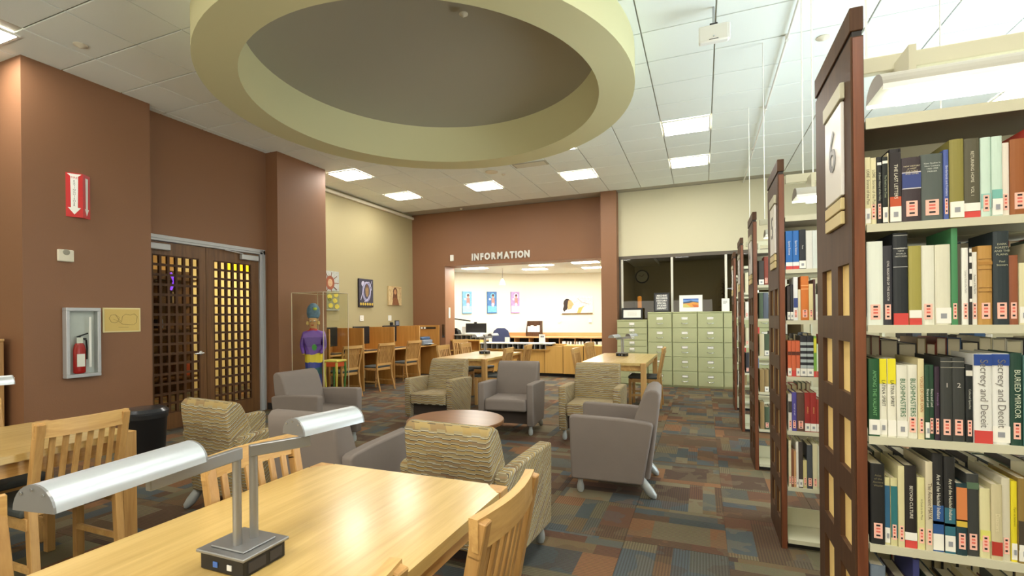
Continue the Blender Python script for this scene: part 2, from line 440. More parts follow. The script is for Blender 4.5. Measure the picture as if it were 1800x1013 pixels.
def basis(loc, X, Y):
    X, Y = Vector(X), Vector(Y); Z = X.cross(Y)
    return Matrix(((X.x, Y.x, Z.x, loc[0]), (X.y, Y.y, Z.y, loc[1]), (X.z, Y.z, Z.z, loc[2]), (0, 0, 0, 1)))
def solid(rgb, rough=0.55):
    return mat('paint_%02x%02x%02x' % tuple(int(v) for v in rgb), rgb, rough)
# ================================================================== STRUCTURE
CZ = 3.915
def struct(name, mb, m, **kw):
    o = mb.build(name, m); o['kind'] = 'structure'
    for k, v in kw.items(): o[k] = v
    return o

floor = struct('floor', MB().box((-9.6, -3.6, -0.12), (5.0, 15.0, -0.006)), 'carpet', label='floor of patterned carpet tiles in rust, slate, taupe and brown')
tile_me = None
rest = MB()
for i in range(-17, 8):
    for j in range(-12, 13):
        x0 = 0.12 + i * 0.575; y0 = 2.97 + j * 0.58
        if x0 > 4.9 or y0 > 10.1 or x0 < -6.7: continue
        if -11 <= i <= 1 and -3 <= j <= 12 and not (x0 > -1.5 and j < -2):
            if tile_me is None:
                o = MB().box((0.0008, 0.0008, -0.006), (0.5742, 0.5792, 0.0)).build('carpet_tile', 'carpet', floor); tile_me = o.data
            else:
                o = bpy.data.objects.new('carpet_tile', tile_me); COL.objects.link(o); o.parent = floor
            o.location = (x0, y0, 0)
        else:
            rest.box((x0 + .0008, y0 + .0008, -0.006), (x0 + 0.5742, y0 + 0.5792, 0.0))
rest.box((-9.6, 10.5, -0.006), (5, 15, 0))
rest.build('carpet_field', 'carpet', floor, kind='stuff')

# --- ceiling: grid of lay-in tiles, with the round hole of the recess
RC = Vector((-2.66, 4.42)); RO = 2.10; RI = 1.76; RZ = 3.58; RT = 4.08
slab = MB()
# slab with circular opening, as a fan of quads between the circle and a square
n = 64; outer = []
for k in range(n):
    a = 2 * math.pi * k / n; c, s_ = math.cos(a), math.sin(a)
    t = 2.3 / max(abs(c), abs(s_))
    outer.append((RC.x + c * t, RC.y + s_ * t))
inner = [(RC.x + 2.0 * math.cos(2 * math.pi * k / n), RC.y + 2.0 * math.sin(2 * math.pi * k / n)) for k in range(n)]
z0 = CZ + 0.006
vs = [(x, y, z0) for x, y in inner] + [(x, y, z0) for x, y in outer] + [(x, y, z0 + .1) for x, y in inner] + [(x, y, z0 + .1) for x, y in outer]
fs = []
for k in range(n):
    l = (k + 1) % n
    fs += [(k, l, n + l, n + k), (2 * n + k, 3 * n + k, 3 * n + l, 2 * n + l), (k, 2 * n + k, 2 * n + l, l), (n + k, n + l, 3 * n + l, 3 * n + k)]
slab.add(vs, fs)
bx0, bx1, by0, by1 = RC.x - 2.3, RC.x + 2.3, RC.y - 2.3, RC.y + 2.3
for lo, hi in (((-9.6, -3.6), (bx0, 10.7)), ((bx1, -3.6), (5.0, 10.7)), ((bx0, -3.6), (bx1, by0)), ((bx0, by1), (bx1, 10.7))):
    slab.box((lo[0], lo[1], z0), (hi[0], hi[1], z0 + .1))
ceiling = struct('ceiling', slab, 'tbar', label='suspended ceiling of white lay-in tiles with recessed square lights')
GX, GY, TX, TY = 0.125, 8.22, 0.62, 0.535
lights = [(-10, 0, 'ceiling light over the tall cream wall, farther of the two', None), (-10, -3, 'ceiling light just past the brown pillar, nearer of the two by that wall', None),
          (-7, 0, 'ceiling light in front of the information sign, second from the cream wall', None), (-4, 0, 'ceiling light before the brown column, above the right end of the information wall', None),
          (-1, 0, 'ceiling light over the filing cabinets, farther of the close pair', None), (-1, -3, 'ceiling light above the bookcase aisle, larger one of the close pair', None),
          (-4, -3, 'ceiling light mostly hidden behind the round soffit, only its corner showing', None),
          (-10, -12, 'ceiling light cut off by the top left corner above the fire sign', None)]
for i, j in ((-4, -16), (-1, -16), (2, -16), (-6, -19), (-2, -19), (2, -19), (3, -7), (5, -2), (5, -11), (-1, -12)):  # unseen ceiling panels added on the camera side to light the room
    lights.append((i, j, 'added ceiling light over the camera side of the room, ' + ['first', 'second', 'third', 'fourth', 'fifth', 'sixth', 'seventh', 'eighth', 'ninth', 'tenth', 'eleventh', 'twelfth'][len(lights) - 8] + ' of the hidden ones', 'added hall lights'))
cells = {(l[0], l[1]) for l in lights}
ct_me = None; rest = MB()
def tile_ok(x0, y0):
    cx, cy = x0 + TX / 2, y0 + TY / 2
    nx, ny = min(max(RC.x, x0), x0 + TX), min(max(RC.y, y0), y0 + TY)
    return math.hypot(nx - RC.x, ny - RC.y) > RO - 0.04
def in_wall(x0, y0):
    return y0 + TY > 10.3 or (x0 < -6.8) or x0 > 4.6
for i in range(-12, 8):
    for j in range(-21, 5):
        x0, y0 = GX + i * TX, GY + j * TY
        if (i, j) in cells or in_wall(x0, y0) or not tile_ok(x0, y0): continue
        if -12 <= i <= 2 and j >= -14:
            if ct_me is None:
                o = MB().box((0.006, 0.006, -0.010), (TX - 0.006, TY - 0.006, 0.004), 0.003).build('ceiling_tile', 'tile', ceiling); ct_me = o.data
            else:
                o = bpy.data.objects.new('ceiling_tile', ct_me); COL.objects.link(o); o.parent = ceiling
            o.location = (x0, y0, CZ)
        else:
            rest.box((x0 + .006, y0 + .006, CZ - 0.010), (x0 + TX - .006, y0 + TY - .006, CZ + 0.004))
rest.build('ceiling_tile_field', 'tile', ceiling, kind='stuff')
# tiles cut to the curve of the soffit
RCUT = RO - 0.04
for i in range(-12, 4):
    for j in range(-16, 1):
        x0, y0 = GX + i * TX, GY + j * TY
        if (i, j) in cells or in_wall(x0, y0) or tile_ok(x0, y0): continue
        q = MB(); ns = 14; a0, a1, b0, b1 = x0 + .006, x0 + TX - .006, y0 + .006, y0 + TY - .006
        for k in range(ns):
            xa, xb = a0 + (a1 - a0) * k / ns, a0 + (a1 - a0) * (k + 1) / ns
            sa = [math.sqrt(max(0, RCUT ** 2 - (x - RC.x) ** 2)) for x in (xa, xb)]
            for sg in (-1, 1):
                ya, yb = [min(max(RC.y + sg * s, b0), b1) for s in sa]
                e = b0 if sg < 0 else b1
                if abs(e - ya) < 1e-4 and abs(e - yb) < 1e-4: continue
                q.prism([(xa, e), (xb, e), (xb, yb), (xa, ya)] if sg < 0 else [(xa, ya), (xb, yb), (xb, e), (xa, e)], CZ - .010, CZ + .004)
        if q.v: q.build('ceiling_tile', 'tile', ceiling)
for i, j, lab, grp in lights:
    x0, y0 = GX + i * TX, GY + j * TY
    if (i, j) == (-10, -12): x0, y0 = -6.22, 1.865
    L = empty('ceiling_light', (x0 + TX / 2, y0 + TY / 2, CZ - 0.02))
    tag(L, 'square white ' + lab if not grp else lab, 'ceiling light', grp or 'recessed square ceiling lights')
    f = MB(); a, b = TX / 2 - 0.012, TY / 2 - 0.012
    for lo, hi in (((-a, -b), (a, -b + .018)), ((-a, b - .018), (a, b)), ((-a, -b + .018), (-a + .018, b - .018)), ((a - .018, -b + .018), (a, b - .018))):
        f.box((lo[0], lo[1], -0.004), (hi[0], hi[1], 0.016))
    f.build('frame', 'white', L)
    MB().box((-a + .018, -b + .018, 0.0), (a - .018, b - .018, 0.008)).build('diffuser', 'panel', L)

# --- round soffit ring (two-step) and the shallow recess above it
n = 96
def ringmesh(prof, c=RC):
    mb = MB(); vs = []; fs = []
    for r, z in prof:
        for k in range(n):
            a = 2 * math.pi * k / n; vs.append((c.x + r * math.cos(a), c.y + r * math.sin(a), z))
    m_ = len(prof)
    for i in range(m_):
        for k in range(n):
            fs.append((i * n + k, i * n + (k + 1) % n, ((i + 1) % m_) * n + (k + 1) % n, ((i + 1) % m_) * n + k))
    return mb.add(vs, fs, True)
ring = ringmesh([(RO, CZ - 0.005), (RO, RZ), (RI, RZ), (RI, RT), (RI + .06, RT), (RI + .06, CZ + .09), (RO, CZ + .09)])
soffit = struct('ceiling_soffit', ring, 'ring', label='large round dropped soffit ring hanging under the tiled ceiling')
soffit.data.set_sharp_from_angle(angle=R_(40))
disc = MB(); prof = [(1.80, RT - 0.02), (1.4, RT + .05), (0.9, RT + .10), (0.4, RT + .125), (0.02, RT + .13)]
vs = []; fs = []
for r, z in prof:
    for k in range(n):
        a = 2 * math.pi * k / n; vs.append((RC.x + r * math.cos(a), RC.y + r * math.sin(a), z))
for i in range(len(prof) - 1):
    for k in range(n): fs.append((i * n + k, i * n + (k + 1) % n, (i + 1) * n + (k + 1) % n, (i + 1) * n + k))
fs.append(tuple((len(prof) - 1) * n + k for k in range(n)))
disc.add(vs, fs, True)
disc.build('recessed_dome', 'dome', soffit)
def sprinkler(x, y, z, lab, r=0.035):
    o = MB().lathe([(r * 1.2, 0), (r * 1.2, -0.006), (r * .6, -0.018), (r * .2, -0.03)], 16).build('sprinkler_head', 'offwhite', None, (x, y, z))
    tag(o, lab, 'sprinkler', 'ceiling sprinkler heads')
sprinkler(-2.0, 3.93, RT + .05, 'small round sprinkler cap inside the round recess')
sprinkler(-5.29, 2.67, CZ - .012, 'round sprinkler cap in a tile above the fire extinguisher sign', 0.045)
sprinkler(1.05, 5.18, CZ - .012, 'round sprinkler cap above the bookcases', 0.045)
sprinkler(-5.2, 10.0, CZ - .012, 'small sprinkler cap above the information wall', 0.03)
sprinkler(-3.26, 7.90, CZ - .012, 'sprinkler cap between the round soffit and the ceiling lights', 0.03)
g = MB().box((-2.93, 7.46, CZ - .02), (-2.35, 7.68, CZ - .012)); 
gr = g.build('air_grille', 'tbar'); tag(gr, 'flat slotted air grille in the ceiling beside the round soffit', 'air grille')
for k in range(7):
    MB().box((-2.9, 7.49 + k * .026, CZ - .026), (-2.38, 7.499 + k * .026, CZ - .02)).build('slat', 'offwhite', gr)
sp = MB().lathe([(.11, 0), (.11, -.008), (.08, -.014), (.07, -.010), (.02, -.012)], 24).build('ceiling_speaker', 'offwhite', None, (-3.4, 7.7, CZ - .012))
tag(sp, 'round ceiling speaker grille near the round soffit', 'speaker')

# --- left side: two brown pillars, recessed double door, tall cream wall
struct('wall_left', MB().box((-9.6, 2.551, 0), (-6.02, 2.75, CZ)), 'brown', label='brown return wall left of the pillar')
struct('pillar_front', MB().box((-6.9, 2.55, 0), (-6.0, 3.70, CZ)), 'brown', label='brown pillar carrying the fire extinguisher cabinet')
struct('wall_over_door', MB().box((-6.5, 3.70, 2.42), (-6.18, 5.47, CZ)), 'brown', label='recessed brown wall above the double door')
struct('wall_beside_door', MB().box((-6.5, 5.44, 0), (-6.18, 5.47, 2.42)), 'brown')
struct('pillar_back', MB().box((-6.32, 5.47, 0), (-5.95, 6.47, CZ)).box((-6.9, 6.38, 0), (-6.32, 6.47, CZ)), 'brown', label='brown pillar past the double door')
struct('wall_cream', MB().box((-6.9, 6.47, 0), (-6.7, 10.26, CZ)), 'cream_dim', label='tall cream wall with three pictures')
struct('trim_1', MB().box((-6.7, 6.47, 3.80), (-6.64, 10.25, 3.862), .01), 'offwhite', label='pale cornice rail along the cream wall')
struct('baseboard_pillar', MB().box((-5.95, 5.46, 0), (-5.938, 6.48, .10)).box((-6.9, 5.458, 0), (-5.94, 5.47, .10)).box((-6.0, 2.54, 0), (-5.988, 3.71, .1)).box((-6.7, 6.47, 0), (-6.688, 10.25, .1)), 'shelfdark')

# --- far side: information wall with opening, brown column, cream wall over office windows
struct('wall_info', MB().box((-6.9, 10.25, 0), (-5.787, 10.72, CZ)), 'brown', label='brown wall left of the information opening')
struct('wall_info_header', MB().box((-5.787, 10.25, 2.612), (-1.9, 10.72, CZ)), 'brown', label='brown wall above the information opening')
struct('column', MB().box((-1.925, 9.85, 0), (-1.61, 10.35, CZ)).box((-2.0, 10.24, 0), (-1.7, 10.72, CZ)), 'brown', label='brown square column beside the filing cabinets')
struct('wall_back', MB().box((-1.61, 10.1, 2.595), (4.8, 10.35, CZ)), 'cream', label='cream wall above the office windows')
struct('wall_back_low', MB().box((1.7, 10.1, 0), (4.8, 10.35, 2.6)), 'cream')
struct('wall_right', MB().box((4.8, -3.6, 0), (5.0, 10.35, CZ)), 'cream')
struct('wall_front', MB().box((-9.6, -3.6, 0), (5.0, -3.4, CZ)), 'cream')
struct('wall_far_left', MB().box((-9.6, -3.4, 0), (-9.4, 2.6, CZ)), 'cream')

w2 = struct('fill_frame_right', MB().box((4.74, .0, 1.08), (4.8, 8.6, 1.14)).box((4.74, .0, 3.46), (4.8, 8.6, 3.52)), 'alu_frame', label='unseen window frame added around the right hand fill light, outside the frame')  # made-up window frame to go with the right-hand fill light
for k in range(8): MB().box((4.73, .06 + 1.2 * k, 1.14), (4.8, .10 + 1.2 * k, 3.46)).build('mullion', 'alu_frame', w2)
w3 = struct('fill_frame_rear', MB().box((-7.7, -3.4, 1.05), (.5, -3.34, 1.1)).box((-7.7, -3.4, 2.95), (.5, -3.34, 3.0)), 'alu_frame', label='unseen window frame added around the rear fill light, behind the camera')  # made-up window frame to go with the rear fill light
# office windows under the cream wall
win = MB().box((-1.61, 10.1, 2.53), (1.7, 10.2, 2.597)).box((-1.61, 10.12, .9), (-1.575, 10.19, 2.53))
wo = struct('window_1', win, mat('dark_frame', (92, 84, 74), .5), label='band of office windows behind the filing cabinets')
for x in (-1.545, -0.565, 0.42, 1.42):
    MB().box((x - .022, 10.105, 0.9), (x + .022, 10.165, 2.53), .004).build('mullion', mat('pale_mullion', (222, 220, 206), .5), wo)
for a, b in ((-1.523, -.587), (-.543, .398), (.442, 1.398)):
    MB().box((a, 10.13, .95), (b, 10.138, 2.53)).build('pane', 'tintglass', wo)
struct('wall_office_low', MB().box((-1.61, 10.12, 0), (1.7, 10.3, .95)), 'cream')
of = MB().box((-1.61, 12.6, 0), (1.8, 12.7, 2.7)).box((-1.75, 10.36, 0), (-1.61, 12.7, 2.7)).box((1.8, 10.36, 0), (1.95, 12.7, 2.7)).box((-1.7, 10.36, 2.7), (1.9, 12.7, 2.8))
struct('wall_office', of, 'roomdark', label='dim office room behind the windows')

# alcove behind the opening
AZ = 2.62
p0, p1, p2 = (-7.3, 10.94), (-4.75, 13.2), (-1.0, 14.29)
def wallseg(a, b, z, t=.12):
    d = Vector((b[0] - a[0], b[1] - a[1])); nrm = Vector((-d.y, d.x)).normalized() * t
    return MB().prism([a, b, (b[0] + nrm.x, b[1] + nrm.y), (a[0] + nrm.x, a[1] + nrm.y)], 0, z)
struct('wall_alcove_1', wallseg(p0, p1, AZ), 'cream_lit', label='angled cream wall of the bright alcove with three narrow pictures')
struct('wall_alcove_2', wallseg(p1, p2, AZ), 'cream_lit', label='cream back wall of the bright alcove')
struct('wall_alcove_3', MB().box((-1.75, 10.72, 0), (-1.65, 14.3, AZ)), 'cream_lit')
struct('ceiling_alcove', MB().box((-7.4, 10.72, AZ), (-1.0, 14.4, AZ + .1)), 'tile', label='low tiled ceiling of the alcove')
for k, (x, y, lab) in enumerate(((-5.35, 11.0, 'flat bright light panel above the monitor in the alcove'), (-4.05, 11.9, 'long bright light panel at the middle of the alcove ceiling'),
                (-2.5, 10.95, 'bright light panel just inside the opening by the column'), (-2.55, 12.2, 'bright light panel deeper in the alcove by the column'), (-3.6, 11.05, 'bright light panel just behind the sign letters'))):
    L = empty('ceiling_light', (x, y, AZ - .01)); tag(L, lab, 'ceiling light', 'alcove ceiling lights')
    hx, hy = (.30, .14) if k != 4 else (.28, .1)
    MB().box((-hx - .015, -hy - .015, 0), (hx + .015, hy + .015, .012)).build('frame', 'white', L)
    MB().box((-hx, -hy, -.004), (hx, hy, 0)).build('diffuser', 'alcpanel', L)

# lobby behind the double door
struct('wall_lobby', MB().box((-9.5, 6.2, 0), (-9.4, 9.4, 3)).box((-9.5, 9.4, 0), (-6.9, 9.5, 3)), 'cream', label='cream lobby wall seen through the door panes')
struct('wall_lobby_2', MB().box((-9.5, 2.75, 0), (-9.3, 6.2, 3)).box((-9.5, 2.75, 3), (-6.92, 9.5, 3.1)).box((-6.92, 3.7, 3), (-6.5, 5.47, 3.1)).box((-6.92, 5.47, 3), (-6.32, 6.4, 3.1)), mat('lobby_brown', (206, 176, 130), .7), label='dark lobby wall seen through the door panes')
sh = empty('display_shelf', (-9.0, 5.2, 0)); tag(sh, 'dark shelving unit in the lobby behind the left door leaf', 'shelf')
MB().box((-.28, -1.2, 0), (-.24, 1.2, 2.3)).build('back', 'mahog', sh)
for z in (.3, .75, 1.2, 1.65, 2.1): MB().box((-.24, -1.2, z), (.1, 1.2, z + .03)).build('shelf_board', 'mahog', sh)
for i in range(9):
    o = MB().box((0, 0, 0), (.12, .1, .16 + .05 * (i % 3)), .01).build('storage_box', solid([(150, 60, 40), (200, 180, 120), (70, 80, 110), (120, 110, 90)][i % 4]), None, (-9.12, 4.15 + .25 * i, [.33, .78, 1.23, 1.68][i % 4]))
    tag(o, ['rust', 'cream', 'blue', 'olive'][i % 4] + ' box on the dim lobby shelf, ' + ['first', 'second', 'third', 'fourth', 'fifth', 'sixth', 'seventh', 'eighth', 'ninth'][i] + ' along it', 'box', 'boxes on the lobby shelf')
L = empty('lobby_lamp', (-7.9, 7.6, 2.98)); tag(L, 'warm lobby ceiling lamp behind the door', 'ceiling light')
MB().box((-.4, -.4, 0), (.4, .4, .015)).build('diffuser', emis('lobby_diffuser', (255, 244, 216), 22.0), L)
o = MB().box((-9.39, 7.3, 2.42), (-9.36, 8.3, 2.95), .01).build('lit_sign', 'ysign'); tag(o, 'glowing yellow panel high in the lobby', 'sign')
o = MB().tube([(-8.6, 5.62, 1.9), (-8.6, 5.68, 2.05), (-8.6, 5.62, 2.2)], .02, 8).build('neon_sign', 'neon'); tag(o, 'small violet neon light seen through the door panes', 'sign')

# --- double door
DX = -6.2
fr = MB().box((DX - .05, 5.345, 0), (DX + .03, 5.44, 2.41), .004).box((DX - .05, 3.60, 2.345), (DX + .03, 5.44, 2.42), .004).box((DX - .05, 3.60, 0), (DX + .03, 3.69, 2.41), .004).box((DX + .03, 5.385, 0), (DX + .045, 5.40, 2.40)).box((DX + .03, 3.70, 2.375), (DX + .045, 5.40, 2.39))
dfr = struct('trim_door', fr, 'alu_frame', label='grey metal frame around the double door')
def door(name, y0, y1, py0, lab):
    D = empty(name, (0, 0, 0))
    D['kind'] = 'structure'; D['label'] = lab
    lf = MB(); pw, ph, ncol, nrow, z0 = 0.0985, 0.1235, 6, 16, 0.205
    py1 = py0 + ncol * pw; z1 = z0 + nrow * ph
    lf.box((DX - .045, y0, .01), (DX, py0, 2.34)); lf.box((DX - .045, py1, .01), (DX, y1, 2.34))
    lf.box((DX - .045, py0, .01), (DX, py1, z0)); lf.box((DX - .045, py0, z1), (DX, py1, 2.34))
    lf.build('leaf', 'doorw', D)
    gb = MB(); wv = .030
    for c in range(ncol + 1):
        y = py0 + c * pw; gb.box((DX - .035, y - wv / 2, z0), (DX - .002, y + wv / 2, z1))
    for r in range(nrow + 1):
        z = z0 + r * ph; gb.box((DX - .034, py0, z - wv / 2), (DX - .003, py1, z + wv / 2))
    gb.build('muntin_grid', 'mahog', D)
    pm = None
    for c in range(ncol):
        for r in range(nrow):
            if pm is None:
                o = MB().box((-.003, .002, .002), (.003, pw - wv - .002, ph - wv - .002)).build('pane', 'pane_glass', D); pm = o.data
            else:
                o = bpy.data.objects.new('pane', pm); COL.objects.link(o); o.parent = D
            o.location = (DX - .024, py0 + c * pw + wv / 2, z0 + r * ph + wv / 2)
    return D
M['pane_glass'] = glass('door_pane', (248, 238, 212), 0.03, refl=.05)
d1 = door('door_1', 3.695, 4.512, 3.832, 'dark wood lattice door leaf nearer the fire extinguisher, with lever')
d2 = door('door_2', 4.518, 5.342, 4.622, 'dark wood lattice door leaf nearer the far pillar, bright panes')
h = MB().tube([(DX, 4.43, .93), (DX + .05, 4.43, .93)], .012).tube([(DX + .05, 4.44, .93), (DX + .05, 4.35, .93), (DX + .045, 4.32, .925)], .010).lathe([(.028, 0), (.028, .008), (.01, .012)], 14, mtx=Matrix.Translation((DX, 4.43, .93)) @ Matrix.Rotation(R_(90), 4, 'Y'))
h.build('door_handle', 'chrome', d1)
MB().box((DX, 3.74, 2.235), (DX + .06, 4.02, 2.31), .006).build('door_closer', 'alu_frame', d1)
MB().box((DX, 5.02, 2.235), (DX + .06, 5.30, 2.31), .006).bar((DX + .03, 5.05, 2.32), (DX + .05, 4.75, 2.34), .02, .012).build('door_closer', 'alu_frame', d2)

# --- wall lettering
sign = empty('information_sign', (-4.33, 10.235, 2.81)); tag(sign, 'raised silver capital letters INFORMATION above the alcove opening', 'sign')
txt = 'INFORMATION'
# letter slots (proportional)
wd = {'I': .42, 'N': 1, 'F': .84, 'O': 1.06, 'R': 1, 'M': 1.2, 'A': 1.02, 'T': .86}
tot = sum(wd[c] for c in txt); x = -.735; W_ = 1.47
for c in txt:
    ww = wd[c] / tot * W_
    t = text('letter', c, .205, 'chrome_letter' if 'chrome_letter' in M else M.setdefault('chrome_letter', mat('letter_metal', (214, 214, 208), .4, metal=.2)), sign,
             basis((x + ww / 2, 0, -.028), (1, 0, 0), (0, 0, 1)), extrude=.012, xs=.84, bold=.011)
    x += ww
for nm, loc, sz, lab in (('strobe_alarm', (-5.585, 10.24, 2.80), (.045, .02, .075), 'small white strobe alarm beside the INFORMATION letters'),):
    o = MB().box((-sz[0], -sz[1], -sz[2]), sz, .008).build(nm, 'white', None, loc); tag(o, lab, 'alarm')
o = MB().box((-5.787, 10.40, 1.36), (-5.775, 10.48, 1.62), .003).build('switch_plate', 'offwhite')
tag(o, 'stack of white light switches on the side of the opening', 'light switch')
for k in range(3): MB().box((-5.775, 10.425, 1.39 + .08 * k), (-5.768, 10.455, 1.43 + .08 * k)).build('switch', 'white', o)
# ================================================================== FURNITURE
def make_armchair(name, fab):
    t = empty(name)
    W2, aw = .335, .080
    for sg in (-1, 1):
        prof = [(-.312, .575), (-.306, .592), (-.285, .600), (.10, .588), (.275, .572), (.305, .560), (.312, .54), (.24, .125), (.225, .108), (-.285, .112), (-.300, .125)]
        a = MB().prism(prof, sg * (W2 - aw), sg * W2, 'x').build('armrest', fab, t)
        bev(a, .014, 3, 50)
    prof = [(.10, .27), (.165, .56), (.225, .73), (.255, .785), (.295, .806), (.335, .803), (.362, .775), (.36, .70), (.285, .13), (.20, .13), (.12, .2)]
    b = MB().prism(prof, -.262, .262, 'x').build('backrest', fab, t); bev(b, .016, 3, 50)
    s = MB().box((-.252, -.318, .275), (.252, .16, .415)).build('seat_cushion', fab, t); bev(s, .028, 4)
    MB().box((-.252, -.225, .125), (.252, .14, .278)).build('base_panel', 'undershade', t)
    for sg in (-1, 1):
        MB().lathe([(.006, 0), (.02, .005), (.027, .025), (.027, .05), (.020, .08), (.02, .12)], 14, (sg * .285, -.235, 0)).build('front_foot', 'footgrey', t)
        MB().tube([(sg * .262, .215, .15), (sg * .268, .245, .10), (sg * .275, .285, .05), (sg * .28, .315, .018), (sg * .281, .322, .004)], [.022, .032, .034, .024, .010], 12).build('rear_foot', 'footgrey', t)
    return t
grey0 = make_armchair('armchair', 'greyfab'); strp0 = make_armchair('armchair', 'stripe')
def put(o, x, y, deg, label, cat, group):
    o.location = (x, y, 0); o.rotation_euler = (0, 0, R_(deg)); tag(o, label, cat, group); return o
G_ARM = 'lounge armchairs around the round coffee table'
def place_arm(src, first, x, y, deg, label):
    return put(src if first else copy_tree(src), x, y, deg, label, 'armchair', G_ARM)
place_arm(grey0, False, -2.158, 5.446, 5, 'grey armchair facing forward between the two patterned armchairs behind the coffee table')
place_arm(grey0, False, -.677, 3.977, -87, 'grey armchair in side view beside the carpeted aisle, facing left')
place_arm(grey0, False, -2.226, 2.552, 180, 'grey armchair with its back to the foreground oak table, seen from behind')
place_arm(grey0, True, -3.848, 4.047, 90, 'grey armchair by the far brown pillar, facing right below the painted statue')
place_arm(strp0, False, -1.159, 5.427, 2, 'wavy patterned beige armchair facing forward, in front of the table before the filing cabinets')
place_arm(strp0, False, -3.221, 5.529, 2, 'wavy patterned beige armchair facing forward, in front of the carrels')
place_arm(strp0, False, -1.223, 2.547, 176, 'wavy striped armchair seen from behind at the corner of the foreground oak table')
place_arm(strp0, True, -3.181, 2.664, 175, 'wavy striped armchair seen from behind in front of the lattice doors')

# round coffee table
t = empty('coffee_table', (-2.15, 3.98, 0)); tag(t, 'low round dark wood coffee table at the middle of the armchairs', 'coffee table')
MB().lathe([(.44, .385), (.452, .392), (.452, .412), (.446, .42)], 48).build('table_top', 'walnut', t)
MB().lathe([(.36, .30), (.36, .385)], 40).build('apron', 'mahog', t)
for k in range(4):
    a = R_(45 + 90 * k); MB().box((-.028, -.028, 0), (.028, .028, .385), .004, Matrix.Translation((.33 * math.cos(a), .33 * math.sin(a), 0))).build('leg', 'mahog', t)

# oak library tables
def make_table(x0, x1, y0, y1, label, leg=.075):
    cx, cy = (x0 + x1) / 2, (y0 + y1) / 2; hx, hy = (x1 - x0) / 2, (y1 - y0) / 2
    t = empty('library_table', (cx, cy, 0)); tag(t, label, 'table', 'oak library tables')
    tp = MB().prism([(-hx + leg, -hy - .0), (hx - leg, -hy), (hx - leg, -hy + .006), (hx - .008, -hy + leg), (hx - .0, -hy + leg), (hx, hy - leg), (hx - .008, hy - leg), (hx - leg, hy - .006), (hx - leg, hy), (-hx + leg, hy), (-hx + leg, hy - .006), (-hx + .008, hy - leg), (-hx, hy - leg), (-hx, -hy + leg), (-hx + .008, -hy + leg), (-hx + leg, -hy + .006)], .705, .740)
    o = tp.build('table_top', 'tabletop', t)
    MB().box((-hx + .06, -hy + .045, .63), (hx - .06, -hy + .07, .706)).box((-hx + .06, hy - .07, .63), (hx - .06, hy - .045, .706)).box((-hx + .045, -hy + .06, .63), (-hx + .07, hy - .06, .706)).box((hx - .07, -hy + .06, .63), (hx - .045, hy - .06, .706)).build('apron', 'oak', t)
    for sx in (-1, 1):
        for sy in (-1, 1):
            px, py = sx * (hx + .002), sy * (hy + .002); qx, qy = sx * (hx - leg + .008), sy * (hy - leg + .008)
            MB().box((min(px, qx), min(py, qy), 0), (max(px, qx), max(py, qy), .7396), .002).build('leg', 'oakz', t)
    return t
make_table(-1.545, -.675, .14, 1.64, 'large foreground oak reading table with a twin-arm lamp and glossy top')
make_table(-3.88, -3.0, .24, 1.76, 'oak reading table at the left edge with a chair backed up to it')
make_table(-3.89, -3.03, 6.56, 8.12, 'oak reading table with a lamp in front of the information counter')
make_table(-1.56, -.70, 6.50, 8.20, 'oak reading table with a lamp in front of the green filing cabinets')

# slat-back library chairs
def make_chair(name='library_chair'):
    t = empty(name); H = .885
    def post(sg):
        return MB().bar((sg * .180, .270, .80), (sg * .180, .205, .47), .036, .036, .003).bar((sg * .180, .205, .475), (sg * .180, .240, 0), .036, .04, .003).bar((sg * .180, .286, H - .004), (sg * .180, .268, .79), .036, .036, .003)
    for sg in (-1, 1): post(sg).build('rear_leg', 'oakz', t)
    for sg in (-1, 1): MB().box((sg * .205 - .02, -.215, 0), (sg * .205 + .02, -.175, .43), .003).build('front_leg', 'oakz', t)
    pts = [(-.199 + .398 * k / 8, .270 + .026 * math.sin(math.pi * k / 8), H - .036) for k in range(9)]
    MB().ribbon(pts, .078, .027).build('crest_rail', 'oakx', t)
    MB().box((-.165, .197, .435), (.165, .222, .485), .003).build('lower_rail', 'oakx', t)
    for k in range(6):
        x = -.126 + .0504 * k; bow = .022 * math.sin(math.pi * (x + .2) / .4)
        MB().bar((x, .209, .48), (x, .264 + bow, H - .07), .024, .012, .002, up=(0, 1, 0)).build('slat', 'oakz', t)
    MB().box((-.19, -.205, .375), (.19, -.185, .43)).box((-.205, -.19, .375), (-.185, .22, .43)).box((.185, -.19, .375), (.205, .22, .43)).build('seat_frame', 'oakx', t)
    c = MB().box((-.212, -.225, .43), (.212, .19, .468)).build('seat_cushion', 'cushion', t); bev(c, .012, 2)
    for sg in (-1, 1): MB().box((sg * .1925 - .0075, -.19, .17), (sg * .1925 + .0075, .23, .2)).build('stretcher', 'oakx', t)
    return t
ch0 = make_chair(); first = [True]
def chair(cx, cy, deg, label, group):
    """cx,cy = middle of the crest rail; deg -90 faces -X, 90 faces +X"""
    a = R_(deg); x = cx + .285 * math.sin(a); y = cy - .285 * math.cos(a)
    o = ch0 if first[0] else copy_tree(ch0); first[0] = False
    return put(o, x, y, deg, label, 'chair', group)
GA, GB = 'slat back oak chairs at the foreground tables', 'slat back oak chairs at the far tables'
chair(-.49, 1.214, -90, 'oak slat chair at the foreground table corner beside the striped armchair', GA)
chair(-.56, .60, -92, 'oak slat chair cut off by the bottom edge, only its crest corner showing', GA)
chair(-1.60, 1.345, 88, 'oak slat chair behind the lamp on the far side of the foreground table', GA)
chair(-1.80, .52, 90, 'oak slat chair in the bottom left corner, only a post and rail showing', GA)
chair(-2.90, 1.468, -90, 'oak slat chair seen from behind, backed toward the foreground table', GA)
chair(-4.10, 1.43, 92, 'oak slat chair at the left edge, beyond the left table', GA)
